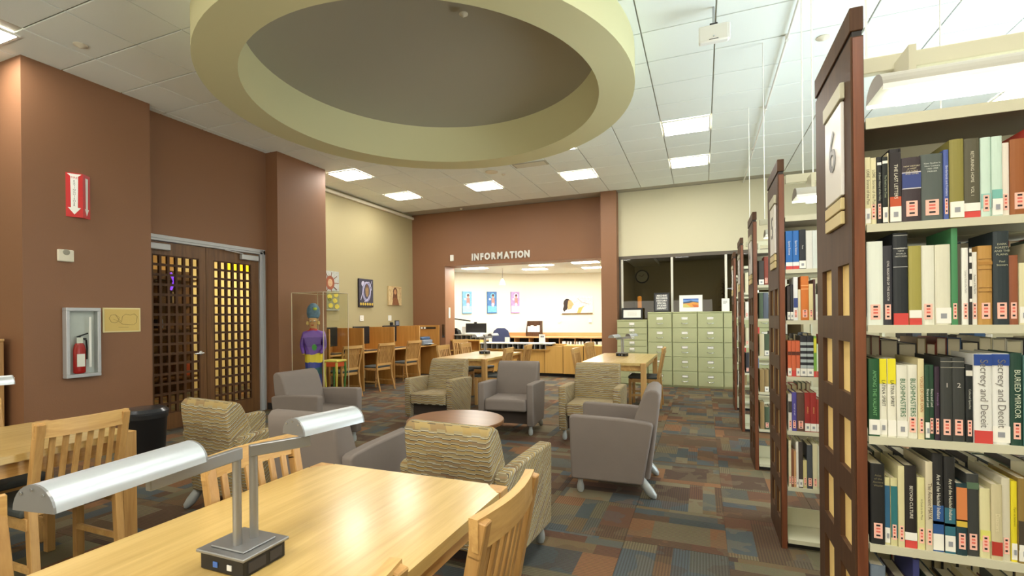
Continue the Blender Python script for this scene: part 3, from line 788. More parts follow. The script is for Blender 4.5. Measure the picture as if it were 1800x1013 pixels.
chair(-4.25, 7.42, 88, 'light oak chair beside the lit carrel bay, nearer one at its table', GB)
chair(-4.16, 8.10, 88, 'light oak chair in front of the low book hutch, second along its table', GB)
chair(-5.0, 9.5, 60, 'dark toned oak chair standing beyond the table, before the information counter', GB)
chair(-2.83, 7.02, -88, 'oak chair seen edge-on behind the grey armchair, nearer one', GB)
chair(-2.80, 7.85, -86, 'oak chair seen edge-on before the pale counter doors', GB)
chair(-1.80, 7.12, 90, 'light oak chair before the counter doors, left side of the cabinet-side table', GB)
chair(-1.95, 8.75, 80, 'light oak chair near the foot of the brown column', GB)
chair(-.54, 7.55, -90, 'oak chair seen edge-on in front of the green filing cabinets', GB)

# twin-arm reading lamps
def make_lamp():
    t = empty('reading_lamp')
    MB().box((-.075, -.062, 0), (.075, .062, .042), .003).build('base_box', 'black', t)
    p = MB().box((-.082, -.069, .042), (.082, .069, .050), .002).box((-.058, -.048, .050), (.058, .048, .055), .002).build('base_plate', 'lampgrey', t)
    for k, (x, m) in enumerate(((-.02, 'usb_blue'), (.028, 'steel_in'))):
        if m not in M: M[m] = mat(m, (70, 110, 190), .4)
        MB().box((x - .008, -.0645, .012), (x + .008, -.0615, .026), .001).build('socket', m, t)
    MB().box((.0745, -.05, .008), (.077, .0, .034), .001).box((.0745, .012, .008), (.077, .05, .034), .001).build('socket', 'darkgrey', t)
    pr = lambda x, y: MB().tube([(x, y, .05), (x, y, .268)], .0105, 14)
    pr(.005, -.022).build('post', 'lampgrey', t); pr(.008, .024).build('post', 'lampgrey', t)
    MB().bar((.005, -.010, .282), (.028, -.245, .282), .030, .016, .002, up=(1, 0, 0)).build('arm', 'lampgrey', t)
    MB().bar((.008, .012, .282), (.075, .150, .282), .030, .016, .002, up=(1, 0, 0)).build('arm', 'lampgrey', t)
    def shade(c, rot, L, R0=.047):
        g = MB(); prof = [(R0 * math.cos(math.pi * k / 14), R0 * .98 * math.sin(math.pi * k / 14)) for k in range(15)]
        prof2 = [(p * .9, q * .9) for p, q in prof[::-1]]
        mt = Matrix.Translation(c) @ Matrix.Rotation(rot, 4, 'Z')
        poly = prof + prof2
        nn = len(poly); vs = [(p, -L / 2, q) for p, q in poly] + [(p, L / 2, q) for p, q in poly]
        g.add(vs, [(i, (i + 1) % nn, nn + (i + 1) % nn, nn + i) for i in range(nn)], True, mt)
        s = g.build('lamp_shade', 'shade', t, sharp=50)
        for e in (-L / 2, L / 2):
            MB().prism([(p * 1.01, q * 1.01) for p, q in prof], e - .002, e + .002, 'y', mt).build('end_cap', 'lampgrey', s)
        MB().tube([(0, -L / 2 + .02, R0 * .35), (0, L / 2 - .02, R0 * .35)], .009, 10, True, mt).build('lamp_tube', 'white', s)
        for e in (-L / 2 - .003, L / 2 + .003):
            for a in (-.75, 0, .75):
                g2 = MB().tube([(math.sin(a) * .038, e, .010 + .028 * math.cos(a)), (math.sin(a) * .038, e + (.002 if e > 0 else -.002), .010 + .028 * math.cos(a))], .0028, 8, True, mt)
                g2.build('screw', 'chrome', s)
    shade(Vector((.022, -.285, .298)), R_(8), .30)
    shade(Vector((.052, .235, .298)), R_(-9), .21)
    return t
lamp0 = make_lamp()
def lamp(x, y, z, deg, label, firstl=False):
    o = lamp0 if firstl else copy_tree(lamp0)
    o.location = (x, y, z); o.rotation_euler = (0, 0, R_(deg)); tag(o, label, 'lamp', 'twin arm reading lamps'); return o
lamp(-1.10, .895, .7405, 0, 'silver twin-arm reading lamp with black base on the foreground table', True)
lamp(-3.45, 1.05, .7405, 0, 'silver reading lamp at the left edge, only one shade end showing')
lamp(-3.50, 7.55, .7405, -3, 'silver reading lamp on the table before the information counter')
lamp(-1.18, 7.65, .7405, -18, 'silver reading lamp on the table before the filing cabinets')

# waste bin with a glossy lid, oak cabinet at the left edge
o = MB().lathe([(.13, 0), (.135, .01), (.165, .55), (.17, .56)], 28).build('waste_bin', 'black', None, (-4.55, 2.74, 0)); tag(o, 'black plastic waste bin with a shiny lid before the lattice doors', 'waste bin')
MB().lathe([(.176, .555), (.178, .575), (.15, .60), (.10, .605)], 28).build('lid', mat('bin_lid', (60, 62, 66), .2, metal=.3), o)
MB().lathe([(.1705, .52), (.1715, .56)], 28).build('bag_rim', 'black', o)
o = MB().box((-6.9, 2.05, 0), (-6.21, 2.50, 1.18), .006).build('oak_cabinet', 'oakz'); tag(o, 'tall oak cabinet end at the extreme left edge against the wall', 'cabinet')
MB().box((-6.9, 2.04, 1.18), (-6.2, 2.5, 1.205), .004).build('cabinet_top', 'oakx', o)

# ------------------------------------------------------------------ carrels along the cream wall
ca = empty('study_carrel', (-6.3, 8.35, 0))
bays = [(6.50, 7.41), (7.41, 8.38), (8.38, 9.34), (9.34, 10.22)]
labs = ['oak study carrel seen through the clear display case', 'oak study carrel bay next to the display case', 'oak study carrel bay below the dark wavy painting', 'oak study carrel bay holding the printer']
bpy.data.objects.remove(ca)
for k, (a, b) in enumerate(bays):
    c = empty('study_carrel', (-6.3, (a + b) / 2, 0)); tag(c, labs[k], 'study carrel', 'row of oak study carrels'); h = (b - a) / 2
    MB().box((-.36, h - .028, 0), (.37, h, 1.19), .002).build('side_panel', 'carrel', c)
    if k == 0: MB().box((-.36, -h, 0), (.37, -h + .028, 1.19), .002).build('side_panel', 'carrel', c)
    MB().box((-.38, -h + .0, .30), (-.35, h - .03, 1.185)).build('back_panel', 'carrel', c)
    MB().box((-.35, -h + (.03 if k == 0 else .002), .70), (.30, h - .03, .728), .003).build('desk_top', 'oak', c)
    MB().box((.372, h - .028, 0), (.374, h, 1.19)).build('edge_strip', 'oakz', c)
BAY = ['behind the display case', 'beside the display case', 'below the dark wavy painting']
for k, (y, x) in enumerate(((6.93, -6.36), (7.86, -6.36), (8.80, -6.36))):
    mo = empty('monitor', (x, y, .728)); tag(mo, ['black computer monitor in the carrel behind the display case', 'black computer monitor in the carrel bay next to the display case', 'black computer monitor in the carrel bay below the dark wavy painting'][k], 'monitor', 'carrel monitors')
    MB().box((-.015, -.24, .13), (.02, .24, .485), .006).build('screen_case', 'black', mo)
    MB().box((.0205, -.225, .15), (.0215, .225, .47)).build('screen', mat('screen_glass', (36, 40, 44), .15), mo)
    MB().box((-.03, -.03, .0), (.0, .03, .2), .004).build('stand', 'black', mo); MB().box((-.09, -.1, 0), (.07, .1, .012), .004).build('foot', 'black', mo)
    kb = MB().box((-.07, -.2, 0), (.07, .2, .018), .004).build('keyboard', 'darkgrey', None, (-6.14, y, .728)); tag(kb, 'dark keyboard on the carrel desk ' + BAY[k], 'keyboard', 'carrel keyboards')
    sp_ = MB().box((-.04, -.035, 0), (.04, .035, .10), .008).build('desk_speaker', 'black', None, (-6.2, y - .32 if k else y + .3, .728)); tag(sp_, 'small black speaker on the carrel desk ' + BAY[k], 'speaker', 'carrel speakers')
pr = empty('printer', (-6.2, 9.80, .728)); tag(pr, 'rounded blue grey printer on the last carrel desk', 'printer')
b = MB().box((-.15, -.22, 0), (.2, .22, .13)).build('body', mat('printer_grey', (120, 130, 140), .35), pr); bev(b, .03, 3)
b = MB().box((-.14, -.2, .12), (.16, .2, .20)).build('lid', mat('printer_blue', (70, 96, 128), .25), pr); bev(b, .04, 3)
MB().box((.12, -.14, .03), (.28, .14, .045), .003).build('paper_tray', mat('tray', (170, 186, 200), .3), pr)
o = empty('badge_strip', (-6.3, 10.19, 1.125), R_(-90)); tag(o, 'dark strip with three small white cards above the printer', 'notice strip')
MB().box((0, -.25, -.02), (.012, .28, .02)).build('strip', 'black', o)
for k in range(3): MB().box((.012, -.22 + .085 * k, -.024), (.016, -.165 + .085 * k, .024)).build('card', 'paper', o)
o = empty('photo_stand', (-6.5, 9.28, 1.19)); tag(o, 'small dark framed picture standing on the carrel divider', 'picture')
MB().box((-.01, -.08, 0), (.01, .08, .13), .004).build('frame', 'black', o); MB().box((.0105, -.06, .02), (.012, .06, .11)).build('print', mat('print_grey', (120, 130, 150), .4), o)
o = MB().box((-.03, -.04, 0), (.03, .03, .09), .01).build('stapler', 'black', None, (-6.5, 9.08, 1.19)); tag(o, 'small black object beside the picture on the divider', 'desk item')
o = MB().box((-.02, -.003, -.16), (.05, .0, .16), .002).build('leaflet_holder', glass('clear_holder', (214, 218, 220), .1, refl=.2), None, (-5.86, 10.245, 1.05)); tag(o, 'clear narrow leaflet holder on the wall edge by the opening', 'leaflet holder')

# carrel chairs: curved posts and a woven back
def make_side_chair():
    t = empty('carrel_chair')
    for sg in (-1, 1):
        MB().tube([(sg * .215, .30, .90), (sg * .212, .265, .75), (sg * .2, .225, .55), (sg * .195, .215, .43), (sg * .195, .235, .25), (sg * .2, .30, .0)], [.016, .018, .019, .019, .018, .015], 10).build('rear_leg', 'oakz', t)
        MB().tube([(sg * .2, -.19, .43), (sg * .205, -.2, 0)], [.02, .015], 10).build('front_leg', 'oakz', t)
    MB().ribbon([(-.225 + .45 * k / 8, .29 + .018 * math.sin(math.pi * k / 8), .875) for k in range(9)], .05, .022).build('crest_rail', 'oakx', t)
    MB().box((-.19, .205, .475), (.19, .228, .515), .003).build('lower_rail', 'oakx', t)
    for k in range(11):
        x = -.15 + .03 * k
        MB().bar((x, .215, .51), (x * 1.03, .285, .86), .021, .007, 0, up=(0, 1, 0)).build('slat', 'oakz', t)
    MB().box((-.205, -.2, .385), (.205, .21, .43), .006).build('seat_frame', 'oakx', t)
    c = MB().box((-.2, -.21, .43), (.2, .19, .462)).build('seat_cushion', 'cushion', t); bev(c, .012, 2)
    for sg in (-1, 1): MB().box((sg * .1875 - .0075, -.18, .16), (sg * .1875 + .0075, .23, .182)).build('stretcher', 'oakx', t)
    return t
sc0 = make_side_chair()
for k, (y, x, lab) in enumerate(((6.74, -5.60, 'tall backed oak chair behind the clear display case'), (7.67, -5.58, 'tall backed oak chair at the carrel, middle of the three, curved legs'), (8.61, -5.58, 'tall backed oak chair at the carrel beside the printer bay'))):
    o = sc0 if k == 0 else copy_tree(sc0)
    put(o, x - .29, y, -96, lab, 'chair', 'tall backed carrel chairs')

# ------------------------------------------------------------------ filing cabinets
def cabinet(x0, x1, z1, ndr, label, name='filing_cabinet', hasbase=.02):
    c = empty(name, ((x0 + x1) / 2, 9.9, 0)); tag(c, label, 'filing cabinet', 'green steel filing cabinets'); h = (x1 - x0) / 2
    MB().box((-h + .003, -.20, 0), (h - .003, .20, z1), .003).build('body', 'cab', c)
    MB().box((-h + .003, -.215, z1 - .02), (h - .003, .2, z1 + .004), .003).build('cabinet_top', 'cab', c)
    dh = (z1 - .03 - .03) / ndr
    for k in range(ndr):
        zc = .03 + dh * (k + .5)
        d = MB().box((-h + .010, -.222, zc - dh / 2 + .004), (h - .010, -.198, zc + dh / 2 - .004), .004).build('drawer', 'cab', c)
        s = .055 if ndr < 7 else .05
        zz = zc + (dh * .17 if ndr < 7 else dh * .14)
        q = MB()
        for lo, hi in (((-s, .018), (s, .024)), ((-s, -.024), (s, -.018)), ((-s, -.018), (-s + .006, .018)), ((s - .006, -.018), (s, .018))):
            q.box((lo[0], -.228, zz + lo[1]), (hi[0], -.221, zz + hi[1]))
        q.build('label_holder', 'chrome', d)
        MB().box((-s + .006, -.2245, zz - .018), (s - .006, -.2215, zz + .018)).build('label_card', 'paper', d)
        if ndr < 7:
            zh = zc - dh * .17
            pts = [(-.06, -.222, zh + .012), (-.055, -.245, zh + .004), (-.03, -.256, zh - .006), (0, -.258, zh - .009), (.03, -.256, zh - .006), (.055, -.245, zh + .004), (.06, -.222, zh + .012)]
        else:
            zh = zc - dh * .22
            pts = [(-.05, -.222, zh + .008), (-.03, -.246, zh - .002), (0, -.25, zh - .005), (.03, -.246, zh - .002), (.05, -.222, zh + .008)]
        MB().tube(pts, .006, 8).build('handle', 'chrome', d)
    return c
cabinet(-1.594, -1.006, 1.285, 10, 'low green card cabinet with ten shallow drawers beside the brown column')
xs = [-1.001, -.549, -.097, .350, .80, 1.25]
labs = ['green five drawer filing cabinet under the black lettered sign', 'green five drawer filing cabinet under the framed landscape', 'green five drawer filing cabinet next beside the one under the landscape', 'green five drawer filing cabinet mostly hidden by the bookcase ends, under the white notice', 'green five drawer filing cabinet hidden behind the bookcases']
for k in range(5): cabinet(xs[k], xs[k + 1], 1.43, 5, labs[k])
def easel_frame(name, x, z, wd_, ht, mat_w, fmat, label, y=9.95, border=.012, thick=.02, cat='picture frame'):
    f = empty(name, (x, y, z)); f.rotation_euler = (R_(-7), 0, 0); tag(f, label, cat)
    b = MB()
    for lo, hi in (((-wd_/2, 0), (wd_/2, border)), ((-wd_/2, ht - border), (wd_/2, ht)), ((-wd_/2, border), (-wd_/2 + border, ht - border)), ((wd_/2 - border, border), (wd_/2, ht - border))):
        b.box((lo[0], -thick/2, lo[1]), (hi[0], thick/2, hi[1]), .002)
    b.build('frame', fmat, f)
    MB().box((-wd_/2 + border, -thick/2 + .006, border), (wd_/2 - border, thick/2 - .002, ht - border)).build('mat_board', mat_w, f)
    return f
f = easel_frame('certificate_frame', -1.33, 1.292, .42, .235, 'white', 'black', 'white certificate in a thick black frame on the low card cabinet', border=.038)
MB().box((-.125, -.0052, .06), (.125, -.0047, .175)).build('certificate', 'paper', f)
for k in range(5): MB().box((-.09, -.0062, .078 + .018 * k), (.09, -.0056, .081 + .018 * k)).build('text_line', mat('faint_ink', (150, 150, 150), .8), f)
f = easel_frame('lettered_sign', -.755, 1.436, .30, .385, mat('sign_grey', (92, 92, 96), .5), 'black', 'tall black framed sign with rows of white capitals on the filing cabinets', border=.03)
for k, s_ in enumerate(('ARCHIVE', 'RECORDS', 'HISTORY', 'SPECIAL', 'STUDIES', 'LIBRARY')):
    text('lettering', s_, .05, 'white', f, basis((0, -.0065, .325 - .05 * k), (1, 0, 0), (0, 0, 1)), xs=.95, bold=.001)
f = easel_frame('landscape_picture', -.215, 1.436, .425, .325, 'white', mat('thin_frame', (196, 196, 190), .4), 'white matted landscape with blue sky and orange hills on the filing cabinets', border=.008)
MB().box((-.14, -.0075, .085), (.14, -.0055, .255)).build('print', solid((110, 150, 210)), f)
def flat(parent, pts, y, m, name='painted_shape', t=.0012):
    return MB().prism(pts, y - t, y, 'y').build(name, m, parent)
flat(f, [(-.14, .255), (.14, .255), (.14, .235), (.02, .238), (-.05, .228), (-.14, .24)], -.0075, solid((60, 90, 170)))
flat(f, [(-.14, .19), (-.08, .196), (-.03, .206), (0, .216), (.03, .205), (.09, .196), (.14, .19), (.14, .15), (-.14, .15)], -.0076, solid((70, 86, 110)))
flat(f, [(-.14, .16), (-.02, .17), (.04, .188), (.14, .17), (.14, .085), (-.14, .085)], -.0088, solid((214, 150, 70)))
flat(f, [(-.14, .15), (-.09, .155), (-.04, .12), (0, .085), (-.14, .085)], -.01, solid((196, 186, 110)))
flat(f, [(.02, .14), (.1, .135), (.14, .12), (.14, .085), (.06, .085)], -.01, solid((200, 110, 60)))
f = easel_frame('white_notice', .40, 1.436, .135, .245, 'paper', 'white', 'white paper notice standing by the window mullion next to the bookcases', border=.004, y=9.93)
for k in range(4): MB().box((-.045, -.0062, .19 - .014 * k), (.03 - .02 * (k == 3), -.0056, .194 - .014 * k)).build('text_line', 'darkgrey', f)
# things in the office behind the glass
L = empty('office_fill', (0, 10.6, 2.69)); tag(L, 'added fill light inside the office, out of sight above the window head', 'ceiling light')  # unseen lamp added to lighten the office interior
MB().box((-.5, -.15, 0), (.5, .15, .008)).build('diffuser', emis('office_fill_glow', (255, 232, 190), 3.2), L)
o = empty('wall_clock', (-1.42, 12.58, 2.36)); o.rotation_euler = (R_(90), 0, 0); tag(o, 'round dark rimmed clock on the dim office wall behind the window', 'clock')
MB().lathe([(.155, 0), (.17, .01), (.17, .025), (.165, .03)], 32).build('rim', 'black', o); MB().lathe([(.14, .03), (.138, .034)], 32).build('clock_face', mat('clock_face', (180, 176, 160), .6), o)
MB().bar((0, 0, .037), (.05, .06, .037), .01, .004).build('hand', 'black', o); MB().bar((0, 0, .037), (-.08, .03, .037), .008, .004).build('hand', 'black', o)
o = MB().lathe([(.10, 0), (.10, .02), (.02, .03), (.02, .5), (.045, .52), (.045, .85), (.03, .87)], 16).build('floor_lamp', mat('amber_lamp', (226, 150, 60), .5, emit=(255, 170, 70), es=.25), None, (-1.35, 11.4, .95)); tag(o, 'narrow amber lamp behind the office window above the low cabinet', 'lamp')
o = MB().box((-1.5, 11.15, 0), (.6, 11.75, .95)).build('office_desk', 'mahog'); tag(o, 'dark office counter behind the window', 'desk')
o = empty('office_plant', (.45, 12.15, 0)); tag(o, 'dark conical potted plant silhouette behind the office window', 'plant')
MB().lathe([(.14, 0), (.18, .3), (.18, .33)], 16).build('pot', 'darkgrey', o); MB().tube([(0, 0, .3), (0, 0, 2.1)], .015, 6).build('stem', 'mahog', o)
lf = MB()
for k in range(150):
    z = .6 + 1.65 * (k / 150); r = .30 * (1 - k / 165) + .04; a = k * 2.4
    d = Vector((math.cos(a), math.sin(a), -.25)); u = Vector((-math.sin(a), math.cos(a), 0)) * .022
    p = Vector((0, 0, z)); lf.add([p, p + d * r * .5 + u, p + d * r, p + d * r * .5 - u], [(0, 1, 2, 3)])
lf.build('foliage', mat('dark_leaf', (44, 52, 34), .6), o, kind='stuff')

# ------------------------------------------------------------------ information counter
c = empty('information_counter', (-3.4, 10.6, 0)); tag(c, 'long oak counter with a row of dark cubbies under its pale top', 'counter')
def cube(lo, hi, nm, m, par, b=.003):
    return MB().box((lo[0] + 3.4, lo[1] - 10.6, lo[2]), (hi[0] + 3.4, hi[1] - 10.6, hi[2]), b).build(nm, m, par)
cube((-4.98, 10.46, .735), (-3.20, 10.86, .762), 'counter_top', 'wtop', c)
cube((-4.96, 10.74, .10), (-2.93, 10.84, .735), 'back_panel', 'goldoak', c, 0)
cube((-2.93, 10.56, .09), (-2.01, 11.0, .715), 'body', 'goldoak', c)
cube((-2.93, 10.64, 0), (-2.62, 11, .09), 'toe_kick', 'shelfdark', c)
cube((-3.38, 10.56, .075), (-2.93, 10.58, .70), 'door_gap', 'shelfdark', c, 0)
cube((-3.37, 10.54, .08), (-2.95, 10.56, .70), 'door', 'goldoak', c)
cube((-2.93, 10.552, .075), (-2.01, 10.56, .70), 'door_gap', 'shelfdark', c, 0)
cube((-2.935, 10.53, .075), (-2.48, 10.552, .705), 'door', 'goldoak', c)
cube((-2.465, 10.53, .06), (-2.01, 10.552, .71), 'door', 'goldoak', c)
cube((-4.96, 10.62, 0), (-2.93, 10.7, .075), 'toe_kick', 'shelfdark', c)
cube((-2.62, 10.60, 0), (-2.35, 10.64, .06), 'toe_kick', 'offwhite', c)
for k in range(4):
    x = -4.96 + .395 * k
    cube((x, 10.58, .075), (x + .385, 10.6, .60), 'door', 'goldoak', c)
for k in range(13):
    x = -4.96 + .134 * k
    cube((x, 10.50, .62), (x + .012, 10.74, .735), 'cubby_divider', 'alu_frame', c, 0)
cube((-4.96, 10.50, .605), (-3.25, 10.74, .62), 'cubby_floor', 'goldoak', c, 0); cube((-4.96, 10.72, .62), (-3.25, 10.74, .735), 'cubby_back', 'dark', c, 0)
c2 = empty('raised_counter', (-5.5, 10.85, 0)); tag(c2, 'higher grey topped counter wing holding the monitor, left of the opening', 'counter')
def cub2(lo, hi, nm, m, b=.003): return MB().box((lo[0] + 5.5, lo[1] - 10.85, lo[2]), (hi[0] + 5.5, hi[1] - 10.85, hi[2]), b).build(nm, m, c2)
cub2((-6.05, 10.68, .925), (-4.95, 11.2, .95), 'counter_top', mat('grey_laminate', (150, 150, 144), .35))
for k in range(9): cub2((-6.02 + .13 * k, 10.75, .81), (-6.01 + .13 * k, 10.98, .925), 'cubby_divider', 'alu_frame', 0)
cub2((-6.03, 10.96, .05), (-4.97, 10.98, .925), 'back_panel', 'dark', 0); cub2((-6.03, 10.74, .79), (-4.97, 10.98, .81), 'cubby_floor', 'goldoak')
h = empty('book_hutch', (-5.47, 10.52, 0)); tag(h, 'low oak shelf unit with open shelves under the raised counter', 'shelf unit')
MB().box((-.48, -.03, .80), (.48, .2, .825)).build('hutch_top', 'goldoak', h); 
for x in (-.48, -.02, .455): MB().box((x, -.03, 0), (x + .025, .2, .80)).build('side_panel', 'goldoak', h)
for z in (.05, .30, .55): MB().box((-.455, -.02, z), (.455, .2, z + .02)).build('shelf_board', 'goldoak', h)
MB().box((-.455, .18, 0), (.455, .2, .8)).build('back_panel', 'carrel', h)
# back counter with white binders
b = empty('back_counter', (-3.1, 12.4, 0)); tag(b, 'long wood topped back counter along the alcove wall with open slots', 'counter')
MB().box((-2.1, -.2, .80), (1.3, .45, .835), .004).build('counter_top', 'woodtop', b)
MB().box((-2.1, .40, .835), (1.3, .45, .93), .003).build('backsplash', 'woodtop', b)
MB().box((-2.1, -.18, .05), (1.3, -.16, .52)).build('front_panel', 'goldoak', b); MB().box((-2.1, .2, .05), (1.3, .22, .8)).build('back_panel', 'dark', b)
MB().box((-2.1, -.18, .50), (1.3, .22, .52)).build('shelf_board', 'goldoak', b)
for k in range(9): MB().box((-2.1 + .42 * k, -.17, .52), (-2.08 + .42 * k, .2, .8)).build('divider', 'woodtop', b)
bi = None
BORD = 'first second third fourth fifth sixth seventh eighth ninth tenth eleventh twelfth thirteenth fourteenth fifteenth sixteenth seventeenth eighteenth nineteenth twentieth'.split()
for k in range(20):
    x = -3.45 + .079 * k + (.03 if k % 4 == 0 else 0)
    if bi is None:
        bi = MB().box((-.024, -.12, 0), (.024, .12, .20), .003).build('binder', 'white'); o = bi
    else:
        o = bi.copy(); COL.objects.link(o)
    o.location = (x, 12.38, .52); tag(o, 'white binder in the back counter slots, ' + BORD[k] + ' from the sign side', 'binder', 'white binders in the back counter')
# alcove things
def mon(loc, rz, lab):
    mo = empty('monitor', loc, rz); tag(mo, lab, 'monitor')
    MB().box((-.27, -.02, .03), (.27, .02, .27), .006).build('screen_case', 'black', mo); MB().box((-.03, .02, 0), (.03, .05, .2)).build('stand', 'black', mo); MB().box((-.12, -.06, 0), (.12, .1, .012), .004).build('foot', 'black', mo)
    MB().box((-.05, -.03, .27), (.02, .03, .305), .008).build('webcam', 'black', mo)
mon((-5.33, 11.0, .951), R_(8), 'black monitor with a webcam on the raised counter')
o = MB().bar((-5.95, 11.0, 1.34), (-5.5, 11.02, 1.28), .02, .03).build('lamp_arm', 'black'); tag(o, 'thin black desk lamp arm above the telephone', 'desk lamp')
o = MB().prism([(-.1, 0), (.1, 0), (.06, .1), (-.05, .14)], -.09, .09, 'y').build('telephone', 'black', None, (-5.86, 10.95, .95)); tag(o, 'black desk telephone at the end of the raised counter', 'telephone')
MB().box((-.11, -.08, .11), (.05, -.03, .155), .012).build('handset', 'black', o)
o = MB().box((-.09, -.01, 0), (.12, .01, .19), .002).build('white_card', 'paper', None, (-5.66, 11.05, .95)); tag(o, 'white upright card behind the telephone', 'card')
o = MB().box((-.22, -.12, 0), (.22, .12, .035), .004).build('paper_stack', 'paper', None, (-5.3, 10.85, .95)); tag(o, 'pile of white paper in front of the alcove monitor', 'paper')
ch = empty('office_chair', (-5.0, 11.8, 0), R_(20)); tag(ch, 'navy blue office chair with a rounded back in the alcove', 'chair')
pr_ = [(-.24, .55), (-.25, .8), (-.2, 1.0), (-.1, 1.08), (.1, 1.08), (.2, 1.0), (.25, .8), (.24, .55)]
q = MB().prism(pr_, .2, .27, 'y').build('backrest', 'navy', ch); bev(q, .02, 2)
q = MB().box((-.25, -.25, .43), (.25, .22, .52)).build('seat', 'navy', ch); bev(q, .03, 3)
MB().tube([(0, 0, .1), (0, 0, .43)], .03, 12).build('column', 'black', ch)
for k in range(5):
    a = R_(72 * k); MB().tube([(0, 0, .1), (.28 * math.cos(a), .28 * math.sin(a), .06)], [.03, .02], 8).tube([(.28 * math.cos(a), .28 * math.sin(a), .0), (.28 * math.cos(a), .28 * math.sin(a), .06)], .028, 8).build('base_arm', 'black', ch)
br = empty('brochure_holder', (-4.33, 12.6, .835)); tag(br, 'dark wooden brochure box with papers on the back counter', 'brochure holder')
MB().prism([(-.1, 0), (.1, 0), (.1, .42), (.02, .42), (-.1, .12)], -.21, -.19, 'x').prism([(-.1, 0), (.1, 0), (.1, .42), (.02, .42), (-.1, .12)], .19, .21, 'x').box((-.2, -.1, 0), (.2, -.08, .12)).box((-.2, .08, 0), (.2, .1, .42)).build('box', 'mahog', br)
for k in range(4): MB().box((-.17 + .09 * k, -.07, .04), (-.09 + .09 * k, -.05, .28 + .02 * (k % 2))).build('leaflet', ['paper', 'white', 'paper', 'steel_in'][k], br)
o = MB().box((-.075, -.004, 0), (.075, .004, .20), .002).build('counter_sign', 'paper', None, (-3.46, 10.62, .762)); tag(o, 'white sheet sign standing on the counter with a small picture', 'sign')
MB().box((-.03, -.0055, .13), (-.005, -.004, .165)).build('picture', 'darkgrey', o); MB().box((.005, -.0055, .13), (.045, -.004, .165)).build('picture', mat('print_grey', (120, 130, 150), .4), o)
o = MB().box((-.06, -.004, 0), (.06, .004, .13), .002).build('counter_card', 'paper', None, (-4.33, 10.62, .762)); tag(o, 'small blank white card standing on the counter beside the blue chair', 'card')
pe = empty('pendant_lamp', (-4.70, 11.25, 0)); tag(pe, 'small glowing pendant lamp hanging in the alcove', 'pendant lamp')
MB().tube([(0, 0, 2.34), (0, 0, AZ)], .004, 6).build('cord', 'darkgrey', pe)
MB().lathe([(.07, 2.18), (.075, 2.2), (.05, 2.28), (.02, 2.34)], 20).build('lamp_shade', 'pend', pe)
for k, (x, y, lab) in enumerate(((-3.85, 13.42, 'white wall outlet above the brochure box'), (-3.0, 13.67, 'white wall outlet below the woman portrait'))):
    o = MB().box((-.035, -.012, -.05), (.035, 0, .05), .002).build('outlet', 'white', None, (x, y, 1.25)); tag(o, lab, 'outlet')
for k, y in enumerate((8.30, 9.28)):
    o = MB().box((0, -.06, -.06), (.012, .06, .06), .003).build('wall_outlet', 'white', None, (-6.7, y, 1.375)); tag(o, ['white outlet plate on the cream wall below the dark wavy painting', 'white outlet plate on the cream wall below the sepia portrait'][k], 'outlet')
    for zz in (-.025, .025): MB().box((.012, -.018, zz - .014), (.015, .018, zz + .014)).build('socket', 'offwhite', o)
